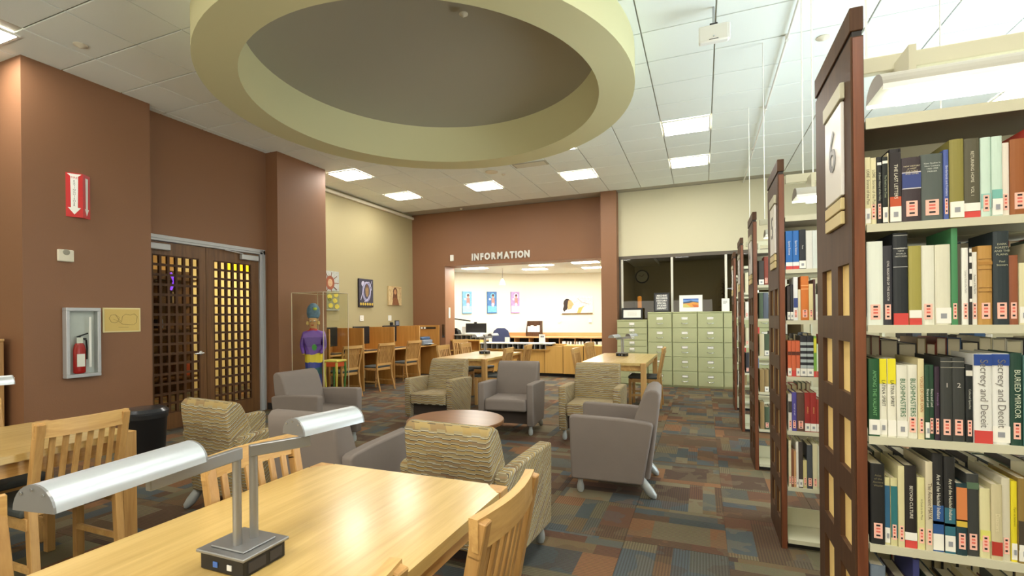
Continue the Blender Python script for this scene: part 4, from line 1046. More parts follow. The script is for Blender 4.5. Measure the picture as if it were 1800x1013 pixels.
# ================================================================== BOOKCASES
BCN = ['front', 'second', 'third', 'fourth', 'last']
YB = [1.70, 3.19, 4.72, 6.22, 7.60]; NUMS = ['6', '5', '4', '3', '2']
SH = [1.62, 1.325, 1.0, .685, .36, .055]
XP0, XP1 = .413, .446
XEND = 1.42
def bookcase(k):
    y0 = YB[k]; y1 = y0 + .47; num = NUMS[k]
    b = empty('bookcase', (0, y0, 0)); tag(b, ['tall steel bookcase at the front of the row, large figure 6 on its dark panel', 'steel bookcase second in the row, its plaque figure 5 seen edge on', 'steel bookcase third in the row, behind the one with orange volumes', 'steel bookcase fourth in the row, only a narrow strip of books showing', 'last bookcase of the row, dark end panel by the filing cabinets'][k], 'bookcase', 'row of numbered library bookcases')
    # end panel with slot-like openings backed by tan insets
    pa = MB(); W_ = .47; cols = [(.035, .165), (.25, .385)]; rows = [(.155 + .24 * r, .155 + .24 * r + .16) for r in range(6)]
    # slab built as strips around the openings
    ys = [0, .035, .165, .25, .385, W_]
    pa.box((XP0, 0, 0), (XP1, .035, 2.18)); pa.box((XP0, .165, 0), (XP1, .25, 2.18)); pa.box((XP0, .385, 0), (XP1, W_, 2.18))
    for (a, c) in cols:
        z = 0
        for (p, q) in rows:
            pa.box((XP0, a, z), (XP1, c, p)); z = q
        pa.box((XP0, a, z), (XP1, c, 2.18))
    ep = pa.build('end_panel', 'mahog', b)
    MB().box((XP0 + .005, 0.004, 0.0), (XP1 - .002, -.004, 2.175)).build('edge_trim', 'mahog2', ep)
    MB().box((XP0 + .004, 0.0, 2.18), (XP1 - .004, W_, 2.195)).build('groove', 'shelfdark', ep)
    MB().box((XP0 - .002, -.004, 2.195), (XP1, W_ + .004, 2.265), .002).build('cap_board', 'mahog', ep)
    for (a, c) in cols:
        for (p, q) in rows:
            MB().box((XP0 + .014, a, p), (XP1 - .004, c, q)).build('inset', 'tanpanel', ep)
    # number plaque and two label strips
    s = MB().box((XP0 - .010, .07, 1.73), (XP0, .275, 2.02), .002).build('number_plaque', 'plaque' if 'plaque' in M else M.setdefault('plaque', mat('plaque', (236, 233, 228), .3)), b)
    MB().box((XP0 - .014, .06, 2.025), (XP0, .285, 2.075), .002).build('plaque_header', 'shelf', s)
    MB().box((XP0 - .012, .07, 1.685), (XP0, .275, 1.722), .002).build('label_strip', 'tanlabel' if 'tanlabel' in M else M.setdefault('tanlabel', mat('tan_label', (214, 196, 144), .5)), s)
    MB().box((XP0 - .012, .07, 1.64), (XP0, .275, 1.680), .002).build('label_strip', 'tanlabel', s)
    text('number', num, .19, 'greynum' if 'greynum' in M else M.setdefault('greynum', mat('grey_number', (128, 128, 130), .4)), s, basis((XP0 - .0115, .172, 1.885), (0, -1, 0), (0, 0, 1)), extrude=.001)
    # steel: uprights, shelves, end brackets, base
    MB().box((XP1 + .002, .225, 0), (XP1 + .018, .245, 1.93)).box((XEND - .02, .2, 0), (XEND, .27, 1.93)).build('upright', 'shelf', b)
    for r, z in enumerate(SH):
        for f in (0, 1):
            a, c = ((0.0, .225) if f == 0 else (.245, .47))
            sb = MB().box((XP1 + .003, a, z - .016), (XEND - .02, c, z)).box((XP1 + .003, a - .004 if f == 0 else c, z - .021), (XEND - .02, a if f == 0 else c + .004, z + .002)).build('shelf_board', 'shelf', b)
            yy = [(a + .005, z - .015), (c, z - .015), (c, z + .13), (a + .12, z + .10), (a + .03, z + .05), (a + .005, z + .02)] if f == 0 else [(a, z - .015), (c - .005, z - .015), (c - .005, z + .02), (c - .03, z + .05), (c - .12, z + .10), (a, z + .13)]
            MB().prism(yy, XP1 + .0005, XP1 + .0028, 'x').build('end_bracket', 'shelf', sb)
    MB().box((XP1 + .004, .001, 1.899), (XEND - .01, .469, 1.905)).build('shade_sheet', mat('underside_shade', (104, 88, 72), .3), b)  # shade under the top board put in as a dark sheet
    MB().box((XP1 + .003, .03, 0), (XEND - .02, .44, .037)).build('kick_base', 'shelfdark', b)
    MB().box((XP1 + .003, .228, .055), (XEND - .02, .242, .16)).build('base_back', 'shelf', b)
    tb = MB().box((XP1 + .003, 0, 1.905), (XEND, .47, 1.925)).box((XP1 + .003, -.004, 1.90), (XEND, 0, 1.932)).box((XP1 + .003, .47, 1.90), (XEND, .474, 1.932)).build('top_board', 'shelf', b)
    MB().box((XP1 + .003, .22, 1.86), (XEND, .25, 1.90)).build('rail', 'shelf', b)
    # light bar above
    return b
cases = [bookcase(k) for k in range(5)]
for k in range(4):
    y0 = YB[k]
    L = empty('stack_light', (0, y0, 0)); tag(L, 'long white fluorescent fixture hung over the ' + BCN[k] + ' bookcase', 'light fixture', 'fluorescent fixtures over the bookcases')
    yc, zc = .215, 2.075
    prof = [(.085 * math.cos(a), .060 * math.sin(a)) for a in [math.pi * i / 12 for i in range(13)]]
    q = MB(); poly = [(yc + p, zc + z) for p, z in prof] + [(yc - .078, zc - .018), (yc - .07, zc - .018), (yc - .062, zc), (yc + .062, zc), (yc + .07, zc - .018), (yc + .078, zc - .018)]
    hs = MB().prism([(yc + p, zc + z) for p, z in prof], .53, 1.40, 'x').build('housing', mat('fixture_enamel', (172, 170, 158), .5), L, sharp=50)
    for sgn in (-1, 1): MB().box((.53, yc + sgn * .082 - .003, zc - .012), (1.40, yc + sgn * .082 + .003, zc + .004)).build('lip', 'white', hs)
    MB().box((.60, yc - .040, zc - .028), (1.36, yc + .040, zc - .001)).build('lens', 'tube', L)
    MB().box((.50, .33, 2.20), (1.42, .36, 2.255), .003).build('support_beam', 'shelf', L)
    for bx_ in (.62, 1.3): MB().box((bx_, yc - .01, zc + .05), (bx_ + .02, .36, 2.22)).build('bracket', 'shelf', L)
    for x in ((.545, 1.3) if k != 1 else (.60, .655, 1.3)):
        MB().tube([(x, .345, 2.25), (x, .345, CZ - .012)], .004, 8).build('hanger_rod', 'white', L)
pipe = empty('ceiling_rail', (0, 0, 0)); tag(pipe, 'thin white pipe running along the ceiling above the bookcase ends', 'pipe')
MB().tube([(.735, .6, CZ - .05), (.735, 10.09, CZ - .05)], .011, 8).build('pipe', 'white', pipe)
for y in (3.4, 5.0, 6.6, 8.2): MB().box((.72, y - .02, CZ - .065), (.75, y + .02, CZ - .012), .003).build('clamp', 'white', pipe)

# ------------------------------------------------------------------ BOOKS
import re
ORD = ['first', 'second', 'third', 'fourth', 'fifth', 'sixth', 'seventh', 'eighth', 'ninth', 'tenth', 'eleventh', 'twelfth', 'thirteenth', 'fourteenth', 'fifteenth', 'sixteenth', 'seventeenth', 'eighteenth']
ORD2 = ORD + ['nineteenth', 'twentieth', 'twenty-first', 'twenty-second', 'twenty-third', 'twenty-fourth', 'twenty-fifth', 'twenty-sixth', 'twenty-seventh', 'twenty-eighth', 'twenty-ninth']
ROWN = ['top row', 'second row', 'third row', 'fourth row', 'fifth row']
GRP = 'library books on the numbered bookcases'
W, BK = (236, 234, 224), (34, 34, 36)
PK = (240, 150, 130)
_bm = {}
def book_mesh(x0, x1, depth, h, rear=False):
    """U-shaped cover with a slightly rounded spine; faces -Y (rear: +Y). Coordinates local to (x0, front, shelf)."""
    t = x1 - x0; bt = min(.0022, t * .18); s = -1 if rear else 1
    bow = min(.004, t * .12)
    arc = [(t / 2 - t / 2 * math.cos(math.pi * i / 6), -bow * math.sin(math.pi * i / 6) * s) for i in range(7)]
    poly = arc + [(t, depth * s), (t - bt, depth * s), (t - bt, .003 * s), (bt, .003 * s), (bt, depth * s), (0, depth * s)]
    cov = MB().prism(poly, 0, h, 'z')
    pg = MB().box((bt, .003 * s, .003), (t - bt, (depth - .004) * s, h - .004))
    return cov, pg
def book(x0, x1, y, z, h, col, depth=.155, desc='', label=None, call=None, bands=(), title=None, tcol=None, tsize=None, horiz=False, lean=0.0, rear=False, rough=.5, n=None):
    gap = .0004
    cov, pg = book_mesh(x0 + gap, x1 - gap, depth, h, rear)
    t = x1 - x0
    o = cov.build('book', solid(col, rough), None, (x0 + gap, y, z), sharp=40)
    for p in o.data.polygons: p.use_smooth = False
    if len(label.split()) > 16: label = re.sub(r' with [^,]*', '', label)
    tag(o, label, 'book', GRP)
    pg.build('pages', solid((224, 214, 188), .9), o)
    s = -1 if not rear else 1
    def patch(z0, z1, c, nm, m=.0006, pad=.0006, ext=.0046):
        bow = min(.004, t * .12)
        return MB().box((pad, s * bow * .2, z0), (t - 2 * gap - pad, s * (bow + m), z1)).build(nm, solid(c), o)
    for (a, b_, c) in bands: patch(a * h, b_ * h, c, 'spine_band', .0004)
    if call:
        if call == 'pw': patch(.004, .05, W, 'call_label'); 
        elif call == 'w': q = patch(.006, .05, W, 'call_label'); MB().box((t * .3, s * .0052, .02), (t * .68, s * .0046, .034)).build('print', solid((150, 152, 158)), q)
        elif call == 'r': patch(.0, .036, (206, 72, 66), 'call_label')
        elif call == 'wr': patch(.022, .044, W, 'call_label'); patch(0, .021, (206, 72, 66), 'call_label')
        else:
            q = patch(.018, .062, (244, 190, 172), 'call_label', .0008, max(.0012, t * .2))
            wd_ = t - 2 * gap; a0, a1 = wd_ * .36, wd_ * .64; fy = min(.004, t * .12) + .0012
            for zz, c in ((.053, BK), (.044, (222, 110, 96)), (.035, (222, 110, 96)), (.024, BK)):
                MB().box((a0, s * fy, zz), (a1, s * (fy - .0006), zz + .005)).build('print', solid(c), q)
    if title:
        fy = min(.004, t * .12) + .0014
        c = solid(tcol or (220, 210, 170))
        if horiz:
            for i, ln in enumerate(title):
                text('title', ln, tsize, c, o, basis((t / 2, -fy, h * .86 - i * tsize * 1.25), (1, 0, 0), (0, 0, 1)))
        else:
            text('title', title, tsize, c, o, basis((t / 2, -fy, h * (.56 if call else .5)), (0, 0, -1), (1, 0, 0)), spacing=1.0)
    return o

# --- bookcase 6, near side: (x edges), tops, specification
def row6(r, xs_, tops, spec, y=1.708):
    for i, sp in enumerate(spec):
        d = dict(sp); desc = d.pop('d'); x0, x1 = xs_[i], xs_[i + 1]
        d.setdefault('depth', .13 + .015 * ((i * 7) % 4))
        book(x0, x1, y + .003 * ((i * 5) % 3), SH[r], tops[i] - SH[r], d.pop('c'), label=f'{desc}, {ORD[i]} along the {ROWN[r]} of the front bookcase', **d)
S = lambda c, d, **k: dict(c=c, d=d, **k)
row6(0, [0.447, 0.462, 0.478, 0.49, 0.504, 0.508, 0.536, 0.581, 0.633, 0.645, 0.677, 0.714, 0.736, 0.759, 0.776, 0.812],
     [1.821, 1.819, 1.819, 1.817, 1.829, 1.837, 1.807, 1.812, 1.819, 1.844, 1.843, 1.841, 1.84, 1.821, 1.827],
     [S((222, 214, 172), 'cream paperback', call='w', title='LORE  Stories of the Past', tcol=(70, 62, 50), tsize=.010), S((222, 214, 172), 'cream paperback with pink label', call='p', title='LORE  Stories of the Past', tcol=(70, 62, 50), tsize=.010),
      S(BK, 'black paperback', call='p', bands=((.88, .92, W),), title='A Short History of the Valley', tcol=(190, 190, 170), tsize=.007), S((30, 34, 32), 'black paperback with small white square', call='w', bands=((.90, .94, W),), title='The Road to the Coast', tcol=(170, 180, 150), tsize=.007),
      S((222, 210, 170), 'very thin cream book'), S((40, 36, 38), 'black book with red band and white label', call='w', bands=((.22, .36, (190, 84, 50)), (.36, .95, (44, 38, 38))), title='THE LAST LETTERS', tcol=(226, 220, 200), tsize=.012),
      S((62, 52, 56), 'thick plum brown hardback with blue title block', call='p', bands=((.53, .76, (58, 72, 128)), (.515, .53, (200, 196, 200)), (.76, .775, (200, 196, 200))), title=('NEW HISTORY', 'of WEST', 'CULTURES', 'AND CITIES'), horiz=True, tcol=(216, 206, 170), tsize=.0058),
      S((86, 94, 90), 'thick slate green hardback', call='p', title=('New Studies in', 'New Century', '1900-1950', 'PARKER'), horiz=True, tcol=(210, 214, 204), tsize=.0062),
      S((78, 96, 160), 'thin blue book', call='p', title='Borderlands and Frontiers', tcol=(210, 214, 236), tsize=.008), S((138, 130, 66), 'plain olive hardback', call='w'),
      S((88, 84, 66), 'dark olive grey hardback with vertical white title', call='wr', title='RETURNING HOME    VOL 1', tcol=(214, 208, 186), tsize=.010), S((196, 218, 204), 'pale teal volume', call='p', bands=((.12, .3, (150, 196, 186)),)),
      S((196, 218, 204), 'pale teal volume with white label', call='w', bands=((.12, .34, (120, 182, 170)),)), S((226, 218, 204), 'narrow cream book', call='p'), S((148, 88, 44), 'broad brown hardback', call='p')])
row6(1, [0.45, 0.49, 0.514, 0.55, 0.58, 0.612, 0.647, 0.662, 0.671, 0.686, 0.693, 0.706, 0.737, 0.771, 0.792, 0.812],
     [1.572, 1.558, 1.593, 1.553, 1.553, 1.553, 1.597, 1.553, 1.541, 1.542, 1.528, 1.544, 1.581, 1.515, 1.493],
     [S((222, 228, 216), 'white book with teal feather pattern', call='p'), S((54, 54, 60), 'charcoal book with white lettering', call='p', title='CIVIL REGISTERS OF THE SOUTH', tcol=(214, 210, 204), tsize=.008),
      S((38, 42, 46), 'black hardback with silver rules', call='r', bands=((.63, .635, (200, 200, 196)), (.83, .835, (200, 200, 196)), (.97, .975, (200, 200, 196))), title=('', 'LATEST', 'NEW', 'WORLD', 'HISTORIES'), horiz=True, tcol=(206, 206, 196), tsize=.0062),
      S((160, 152, 78), 'olive yellow book with white and red label', call='wr'), S((222, 222, 206), 'plain off white hardback with pink label', call='p'), S((216, 214, 192), 'plain cream hardback', call='w'),
      S((72, 136, 90), 'thin tall green book', call='p'), S((88, 84, 70), 'thin taupe book'), S((232, 232, 222), 'white paperback', call='p', title='Letters from the Field', tcol=(150, 150, 140), tsize=.007), S((48, 46, 44), 'thin book with black and white patches', bands=((.5, .58, W), (.66, .72, W), (.8, .88, W), (.93, .98, W), (.3, .34, W))),
      S((232, 230, 218), 'short narrow white book', call='p', title='Parishes of the North', tcol=(90, 90, 90), tsize=.006), S((184, 140, 74), 'tan hardback with brown rules', call='p', bands=((.42, .425, (110, 70, 30)), (.47, .475, (110, 70, 30)), (.70, .705, (110, 70, 30)), (.83, .835, (110, 70, 30)), (.76, .8, (168, 122, 58)))),
      S((44, 54, 58), 'tall slate hardback with pale lettering', call='p', title=('DARK', 'FORESTS', 'AND THE', 'PLAINS', '', 'Paul', 'Stewart'), horiz=True, tcol=(190, 190, 160), tsize=.0075), S((146, 86, 58), 'brown hardback', call='p'), S((216, 210, 170), 'cream book at the row end', call='w')])
row6(2, [0.451, 0.479, 0.498, 0.519, 0.545, 0.57, 0.585, 0.596, 0.608, 0.62, 0.647, 0.677, 0.693, 0.733, 0.772, 0.797, 0.812],
     [1.228, 1.228, 1.229, 1.211, 1.212, 1.23, 1.213, 1.213, 1.209, 1.235, 1.235, 1.215, 1.247, 1.248, 1.25, 1.244],
     [S((36, 84, 50), 'dark green AMONG THE VALIANT hardback', call='w', title='AMONG THE VALIANT', tcol=(120, 176, 120), tsize=.013), S((228, 226, 208), 'white book with yellow top', bands=((.68, 1, (226, 214, 40)),), call='w', title='LATINA SPIRIT', tcol=(40, 38, 36), tsize=.012), S((228, 226, 208), 'white book with yellow top and red band', bands=((.68, 1, (226, 214, 40)), (.14, .2, (170, 44, 50))), call='pw', title='LATINA SPIRIT', tcol=(40, 38, 36), tsize=.012),
      S((222, 220, 204), 'white BUSHMASTERS book with white label', call='w', title='BUSHMASTERS', tcol=(36, 104, 66), tsize=.017), S((222, 220, 204), 'white BUSHMASTERS book with pink label', call='p', title='BUSHMASTERS', tcol=(36, 104, 66), tsize=.017), S((216, 204, 158), 'cream book with orange lettering', call='p', title='VOICES OF OUR OWN', tcol=(176, 104, 60), tsize=.010),
      S((40, 72, 52), 'thin dark green book with white label', call='w', title='Rivers and Land', tcol=(220, 224, 210), tsize=.008), S((40, 72, 52), 'thin dark green book', call='p', title='Rivers and Land', tcol=(220, 224, 210), tsize=.008), S((52, 38, 52), 'thin dark plum book', call='p', title='A Frontier Life', tcol=(150, 120, 160), tsize=.006),
      S((58, 60, 58), 'dark grey volume numbered 1', call='p', bands=((.88, .885, (170, 166, 150)), (.95, .955, (170, 166, 150))), title=('', '', '1'), horiz=True, tcol=(210, 206, 196), tsize=.018), S((58, 60, 58), 'dark grey volume numbered 2', call='p', bands=((.88, .885, (170, 166, 150)), (.95, .955, (170, 166, 150))), title=('', '', '2'), horiz=True, tcol=(210, 206, 196), tsize=.018),
      S((32, 36, 36), 'black book with small white square', call='p', bands=((.86, .93, (216, 212, 200)),), title='Collected Speeches', tcol=(190, 190, 180), tsize=.007),
      S((226, 226, 220), 'thick white Secrecy and Deceit volume with blue top and red foot', bands=((.87, .995, (40, 70, 140)),), call='r', title='Secrecy and Deceit', tcol=(120, 116, 112), tsize=.024), S((226, 226, 220), 'thick white Secrecy and Deceit volume with blue top', bands=((.87, .995, (40, 70, 140)),), call='w', title='Secrecy and Deceit', tcol=(120, 116, 112), tsize=.024),
      S((34, 66, 54), 'dark green BURIED MIRROR hardback', call='p', title='BURIED MIRROR', tcol=(206, 214, 190), tsize=.018), S((70, 110, 104), 'thin teal book at the row end')])
row6(3, [0.453, 0.489, 0.503, 0.52, 0.536, 0.566, 0.584, 0.601, 0.627, 0.652, 0.677, 0.705, 0.728, 0.752, 0.771, 0.784, 0.812],
     [0.92, 0.881, 0.882, 0.919, 0.921, 0.89, 0.938, 0.962, 0.956, 0.884, 0.912, 0.876, 0.891, 0.909, 0.903, 0.913],
     [S((34, 34, 34), 'black hardback with faint gold title', call='p', title=('Atlas', 'of the', 'Ancient', 'World'), horiz=True, tcol=(130, 120, 90), tsize=.008), S((206, 200, 150), 'cream and blue book', bands=((.1, .88, (48, 96, 128)),), call='w'), S((206, 200, 150), 'cream and teal book', bands=((.12, .88, (46, 112, 116)),), call='p'), S((212, 204, 158), 'tall cream book', call='p'),
      S((40, 36, 34), 'black book with white capitals and white and red label', call='wr', title='BEYOND CULTURE', tcol=(226, 222, 206), tsize=.011), S((214, 208, 150), 'pale yellow book', call='p', title='A Guide to the Maya', tcol=(110, 104, 80), tsize=.007), S((206, 196, 166), 'beige The Ancient MAYA book', call='p', title='The Ancient MAYA', tcol=(90, 70, 56), tsize=.013),
      S((38, 38, 38), 'tall black Huichol Indians art book', bands=((.0, .47, (44, 84, 140)), (.28, .31, (210, 214, 206)), (.1, .16, (200, 210, 214))), call='pw', title='Art of the Huichol Indians', tcol=(232, 230, 216), tsize=.012), S((38, 38, 38), 'second black Huichol Indians art book', bands=((.0, .47, (50, 104, 120)), (.28, .31, (214, 204, 160))), call='w', title='Art of the Huichol Indians', tcol=(226, 222, 200), tsize=.011),
      S((34, 60, 66), 'orange and dark teal book', bands=((.48, .95, (208, 128, 74)), (.4, .5, (210, 180, 70))), call='p'), S((58, 60, 58), 'dark grey book with green band', bands=((.82, .9, (84, 108, 84)),), call='p'), S((214, 208, 160), 'short cream book with yellow patch', bands=((.25, .4, (216, 214, 110)),), call='p'), S((200, 190, 152), 'beige book with red label', bands=((.06, .24, (176, 56, 44)),), title='Disasters', tcol=(226, 216, 180), tsize=.013),
      S((206, 200, 176), 'plain beige book', call='p'), S((222, 206, 44), 'thin bright yellow book', call='w', title='Papers on Settlement', tcol=(120, 104, 20), tsize=.006), S((140, 116, 60), 'dark gold mottled book', call='w', bands=((.15, .5, (70, 62, 50)),))])
row6(4, [0.451, 0.489, 0.52, 0.553, 0.569, 0.592, 0.618, .65, .69, .73, .77, .812], [.622, .56, .58, .655, .56, .60, .57, .58, .60, .57, .6],
     [S((110, 122, 136), 'grey blue hardback'), S((176, 160, 120), 'beige book'), S((70, 56, 70), 'dark violet book'), S((56, 60, 110), 'tall navy book with silver letters', title='MY STORY', tcol=(206, 210, 224), tsize=.012), S((196, 190, 170), 'cream book'), S((60, 76, 62), 'dark green book'), S((150, 120, 70), 'ochre book'), S((48, 46, 48), 'black book'), S((190, 176, 130), 'tan book'), S((120, 60, 50), 'brick red book'), S((90, 96, 90), 'grey green book')])
# books of the rear side, seen through the gaps of bookcase 6
pal = [(60, 56, 52), (200, 192, 160), (88, 96, 110), (130, 60, 46), (214, 210, 196), (74, 90, 70), (150, 126, 84), (46, 44, 50), (60, 90, 130), (180, 60, 50)]
NM = ['brown black', 'cream', 'slate blue', 'rust', 'off white', 'moss green', 'ochre', 'near black', 'blue', 'red']
rnd = random.Random(11)
for r in range(0, 5):
    x = .455; i = 0
    while x < 1.0:
        t = rnd.uniform(.022, .046); c = rnd.randrange(10)
        if r == 2 and i in (4, 5): t = .05; c = 7
        if r == 3: c = (7, 0, 7, 5, 0)[i % 5]
        book(x, x + t, YB[0] + .455, SH[r], (.0, .272, .284, .21, .24)[r] - rnd.uniform(0, .03) if r else rnd.uniform(.18, .22), pal[c], depth=.15, rear=True,
             label=f'{NM[c]} book on the far side, {ORD2[i]} along the {ROWN[r]} of the front bookcase')
        x += t + .0005; i += 1
for r in range(0, 4):
    x = .813; i = 0
    while x < 1.24:
        t = rnd.uniform(.03, .05); c = rnd.randrange(10)
        book(x, x + t, YB[0] + .008 + .003 * (i % 3), SH[r], rnd.uniform(.19, .24), pal[c], call=('w', 'p', 'p')[rnd.randrange(3)],
             label=f'{NM[c]} book past the right frame edge, {ORD2[i]} there, {ROWN[r]} of the front bookcase')
        x += t + .0005; i += 1
def rowk(k, r, xs_, tops, spec):
    for i, sp in enumerate(spec):
        d = dict(sp); desc = d.pop('d'); x0, x1 = xs_[i], xs_[i + 1]
        book(x0, x1, YB[k] + .006, SH[r], tops[i], d.pop('c'), label=f'{desc}, {ORD[i]} along the {ROWN[r]} of the {BCN[k]} bookcase', **d)
BL = (40, 104, 176)
rowk(1, 0, [.451, .487, .519, .553, .586, .625], [.225, .225, .228, .22, .22], [S(BL, 'blue volume with white letters', call='wr', title='Sports Science', tcol=W, tsize=.014), S(BL, 'second blue volume with white letters', call='wr', title='Sports Science', tcol=W, tsize=.014), S((36, 38, 44), 'black volume', call='w', title='Ports', tcol=W, tsize=.01), S((216, 216, 208), 'white volume'), S((206, 212, 206), 'pale grey volume')])
rowk(1, 1, [.456, .473, .488, .511, .525, .565, .587, .598, .625], [.20, .21, .252, .18, .255, .21, .235, .15], [S((60, 52, 50), 'dark brown book', call='w'), S((44, 42, 46), 'black book', call='w'), S((228, 230, 230), 'tall white book with blue block', call='p', bands=((.3, .52, (60, 74, 130)),)), S((216, 206, 172), 'short cream book'), S((206, 116, 48), 'thick orange book', call='p', bands=((.7, .72, (230, 170, 110)), (.78, .8, (230, 170, 110)))), S((214, 200, 150), 'cream book', call='p'), S((80, 50, 46), 'thin maroon book'), S((206, 214, 200), 'short pale green book', call='w')])
OR = (202, 100, 64)
rowk(1, 2, [.456, .476, .498, .519, .553, .586, .601, .625], [.208, .208, .208, .236, .236, .235, .19], [S(OR, 'orange volume with dark band', call='w', bands=((.6, .7, (90, 44, 30)),)), S(OR, 'second orange volume with dark band', call='r', bands=((.6, .7, (90, 44, 30)),)), S(OR, 'third orange volume with dark band', call='w', bands=((.6, .7, (90, 44, 30)),)),
     S((40, 42, 48), 'black volume dotted with white medallions', call='w', bands=tuple((.22 + .14 * q, .29 + .14 * q, (170, 180, 180)) for q in range(5))), S((40, 42, 48), 'second black volume dotted with white medallions', call='w', bands=tuple((.22 + .14 * q, .29 + .14 * q, (170, 180, 180)) for q in range(5))), S((120, 170, 70), 'green and yellow book', call='r', bands=((.6, .95, (210, 206, 60)),)), S((206, 222, 196), 'pale green book', call='r')])
RD = (154, 48, 44)
rowk(1, 3, [.456, .475, .499, .539, .567, .598, .625], [.215, .225, .225, .226, .226, .19], [S((210, 206, 196), 'white patterned book', call='p', bands=((.5, .8, (70, 64, 60)),)), S((84, 76, 152), 'violet blue book', call='p', title='HISTORY OF ART', tcol=(220, 214, 240), tsize=.009), S((92, 66, 56), 'thick brown book', call='p'), S(RD, 'red volume with gold letters', call='w', title='ANNALS', tcol=(226, 180, 110), tsize=.010), S(RD, 'second red volume with gold letters', call='w', title='ANNALS', tcol=(226, 180, 110), tsize=.010), S((160, 60, 50), 'shorter red volume', call='w', title='LAWS', tcol=(226, 200, 160), tsize=.010)])
rowk(1, 4, [.455, .469, .482, .494, .506, .528, .548, .576, .601, .625], [.27, .22, .21, .265, .265, .16, .25, .26, .25], [S((222, 214, 180), 'tall thin cream book', call='p'), S((132, 84, 60), 'brown book', call='p'), S((206, 160, 110), 'tan book', call='p'), S((228, 226, 218), 'white thin book', call='w'), S((72, 64, 60), 'dark thin book', call='w'), S((206, 196, 140), 'short yellowish book', call='p'), S((70, 74, 80), 'dark slate book', call='p'), S((210, 204, 168), 'plain cream book', call='p'), S((196, 200, 178), 'pale grey green book', call='p')])
for r in (2, 3):
    x = .46; i = 0
    while x < .62:
        t = rnd.uniform(.02, .034); c = rnd.randrange(10)
        book(x, x + t, YB[1] + .455, SH[r], rnd.uniform(.20, .25), pal[c], depth=.15, rear=True, label=f'{NM[c]} book on the far side, {ORD2[i]} along the {ROWN[r]} of the second bookcase')
        x += t + .0005; i += 1
for r in (1, 2):
    x = .628; i = 0
    while x < 1.36:
        t = rnd.uniform(.026, .046); c = (0, 2, 7, 5, 1, 0, 9, 8, 7, 4)[rnd.randrange(10)]
        book(x, x + t, YB[1] + .006, SH[r], rnd.uniform(.21, .27), pal[c], label=f'{NM[c]} book glimpsed through the front shelves, {ORD2[i]} of the hidden part, {ROWN[r]}')
        x += t + .0005; i += 1
specs = {2: [[0, 3, 7, 7, 2], [5, 2, 2, 7, 4], [1, 5, 7, 2, 6], [6, 6, 5, 4, 2], [6, 5, 4, 9, 1]], 3: [[1, 4, 5, 4], [4, 4, 2, 6], [1, 4, 4, 9], [7, 3, 4, 2], [7, 7, 6, 1]], 4: [[1, 4, 0], [4, 1, 6], [4, 2, 7], [1, 4, 9], [4, 1, 6]]}
for k, rows_ in specs.items():
    for r, cs in enumerate(rows_):
        if r == 4 and k == 3: continue
        x = .458
        for i, c in enumerate(cs):
            t = rnd.uniform(.028, .042); hh = rnd.uniform(.19, .25)
            book(x, x + t, YB[k] + .006, SH[r], hh, pal[c], label=f'{NM[c]} book, {ORD[i]} along the {ROWN[r]} of the {BCN[k]} bookcase', call=('w', 'p', None)[rnd.randrange(3)])
            x += t + .0005

# ================================================================== WALL THINGS ON THE LEFT PILLAR (face X=-6.0)
PX = -6.0
s = empty('extinguisher_sign', (PX, 2.975, 2.66)); tag(s, 'red V-shaped fire extinguisher sign with a white downward arrow high on the pillar', 'sign')
# two faces meeting at an edge away from the wall
A, B_, Cc = (0, -.085), (.062, .030), (0, .125)
MB().prism([A, B_, Cc], -.225, .225).build('red_body', 'red', s)
d = (Vector((B_[0], B_[1], 0)) - Vector((A[0], A[1], 0))); L_ = d.length; d.normalize(); up = Vector((0, 0, 1))
bm_ = basis((A[0] + d.x * L_ / 2 + .0015 * d.y, A[1] + d.y * L_ / 2 - .0015 * d.x, 0), (d.x, d.y, 0), (0, 0, 1))
arrow = [(-.030, .19), (-.055, .215), (.055, .215), (.030, .19), (.026, -.13), (.05, -.13), (0, -.20), (-.05, -.13), (-.026, -.13)]
MB().prism(arrow, 0, .001, 'z', bm_).build('arrow', 'white', s)
text('lettering', 'FIRE', .030, 'red', s, bm_ @ Matrix.Translation((0, .175, .0015)))
for i, c in enumerate('EXTINGUISHER'): text('lettering', c, .026, 'black', s, bm_ @ Matrix.Translation((0, .14 - .0225 * i, .0015)))
d2_ = (Vector((Cc[0], Cc[1], 0)) - Vector((B_[0], B_[1], 0))).normalized()
b2 = basis(((B_[0] + Cc[0]) / 2 - d2_.y * -.0015, (B_[1] + Cc[1]) / 2 + .001, 0), (d2_.x, d2_.y, 0), (0, 0, 1))
MB().prism([(-.02, .19), (.02, .19), (.015, -.13), (.03, -.13), (0, -.2), (-.03, -.13), (-.015, -.13)], 0, .0015, 'z', b2).build('arrow', 'white', s)
o = MB().box((0, -.065, -.06), (.035, .065, .06), .006).build('thermostat', 'offwhite', None, (PX, 2.875, 2.03)); tag(o, 'small cream wall sensor box between the red sign and extinguisher cabinet', 'thermostat')
MB().lathe([(.03, 0), (.026, .006), (.012, .008)], 16, mtx=Matrix.Translation((.035, 0, .035)) @ Matrix.Rotation(R_(90), 4, 'Y')).build('dial', mat('grey_dial', (150, 146, 130), .4), o)
e = empty('extinguisher_cabinet', (PX, 3.0, .79)); tag(e, 'grey metal fire extinguisher cabinet with a glass front on the brown pillar', 'cabinet')
w2, hh = .15, .715
q = MB()
for lo, hi in (((-w2, 0), (w2, .035)), ((-w2, hh - .035), (w2, hh)), ((-w2, .035), (-w2 + .03, hh - .035)), ((w2 - .03, .035), (w2, hh - .035))): q.box((0, lo[0], lo[1]), (.075, hi[0], hi[1]), .004)
q.build('frame', 'alu_frame', e)
MB().box((.001, -w2 + .03, .035), (.006, w2 - .03, hh - .035)).build('back_plate', 'steel_in', e)
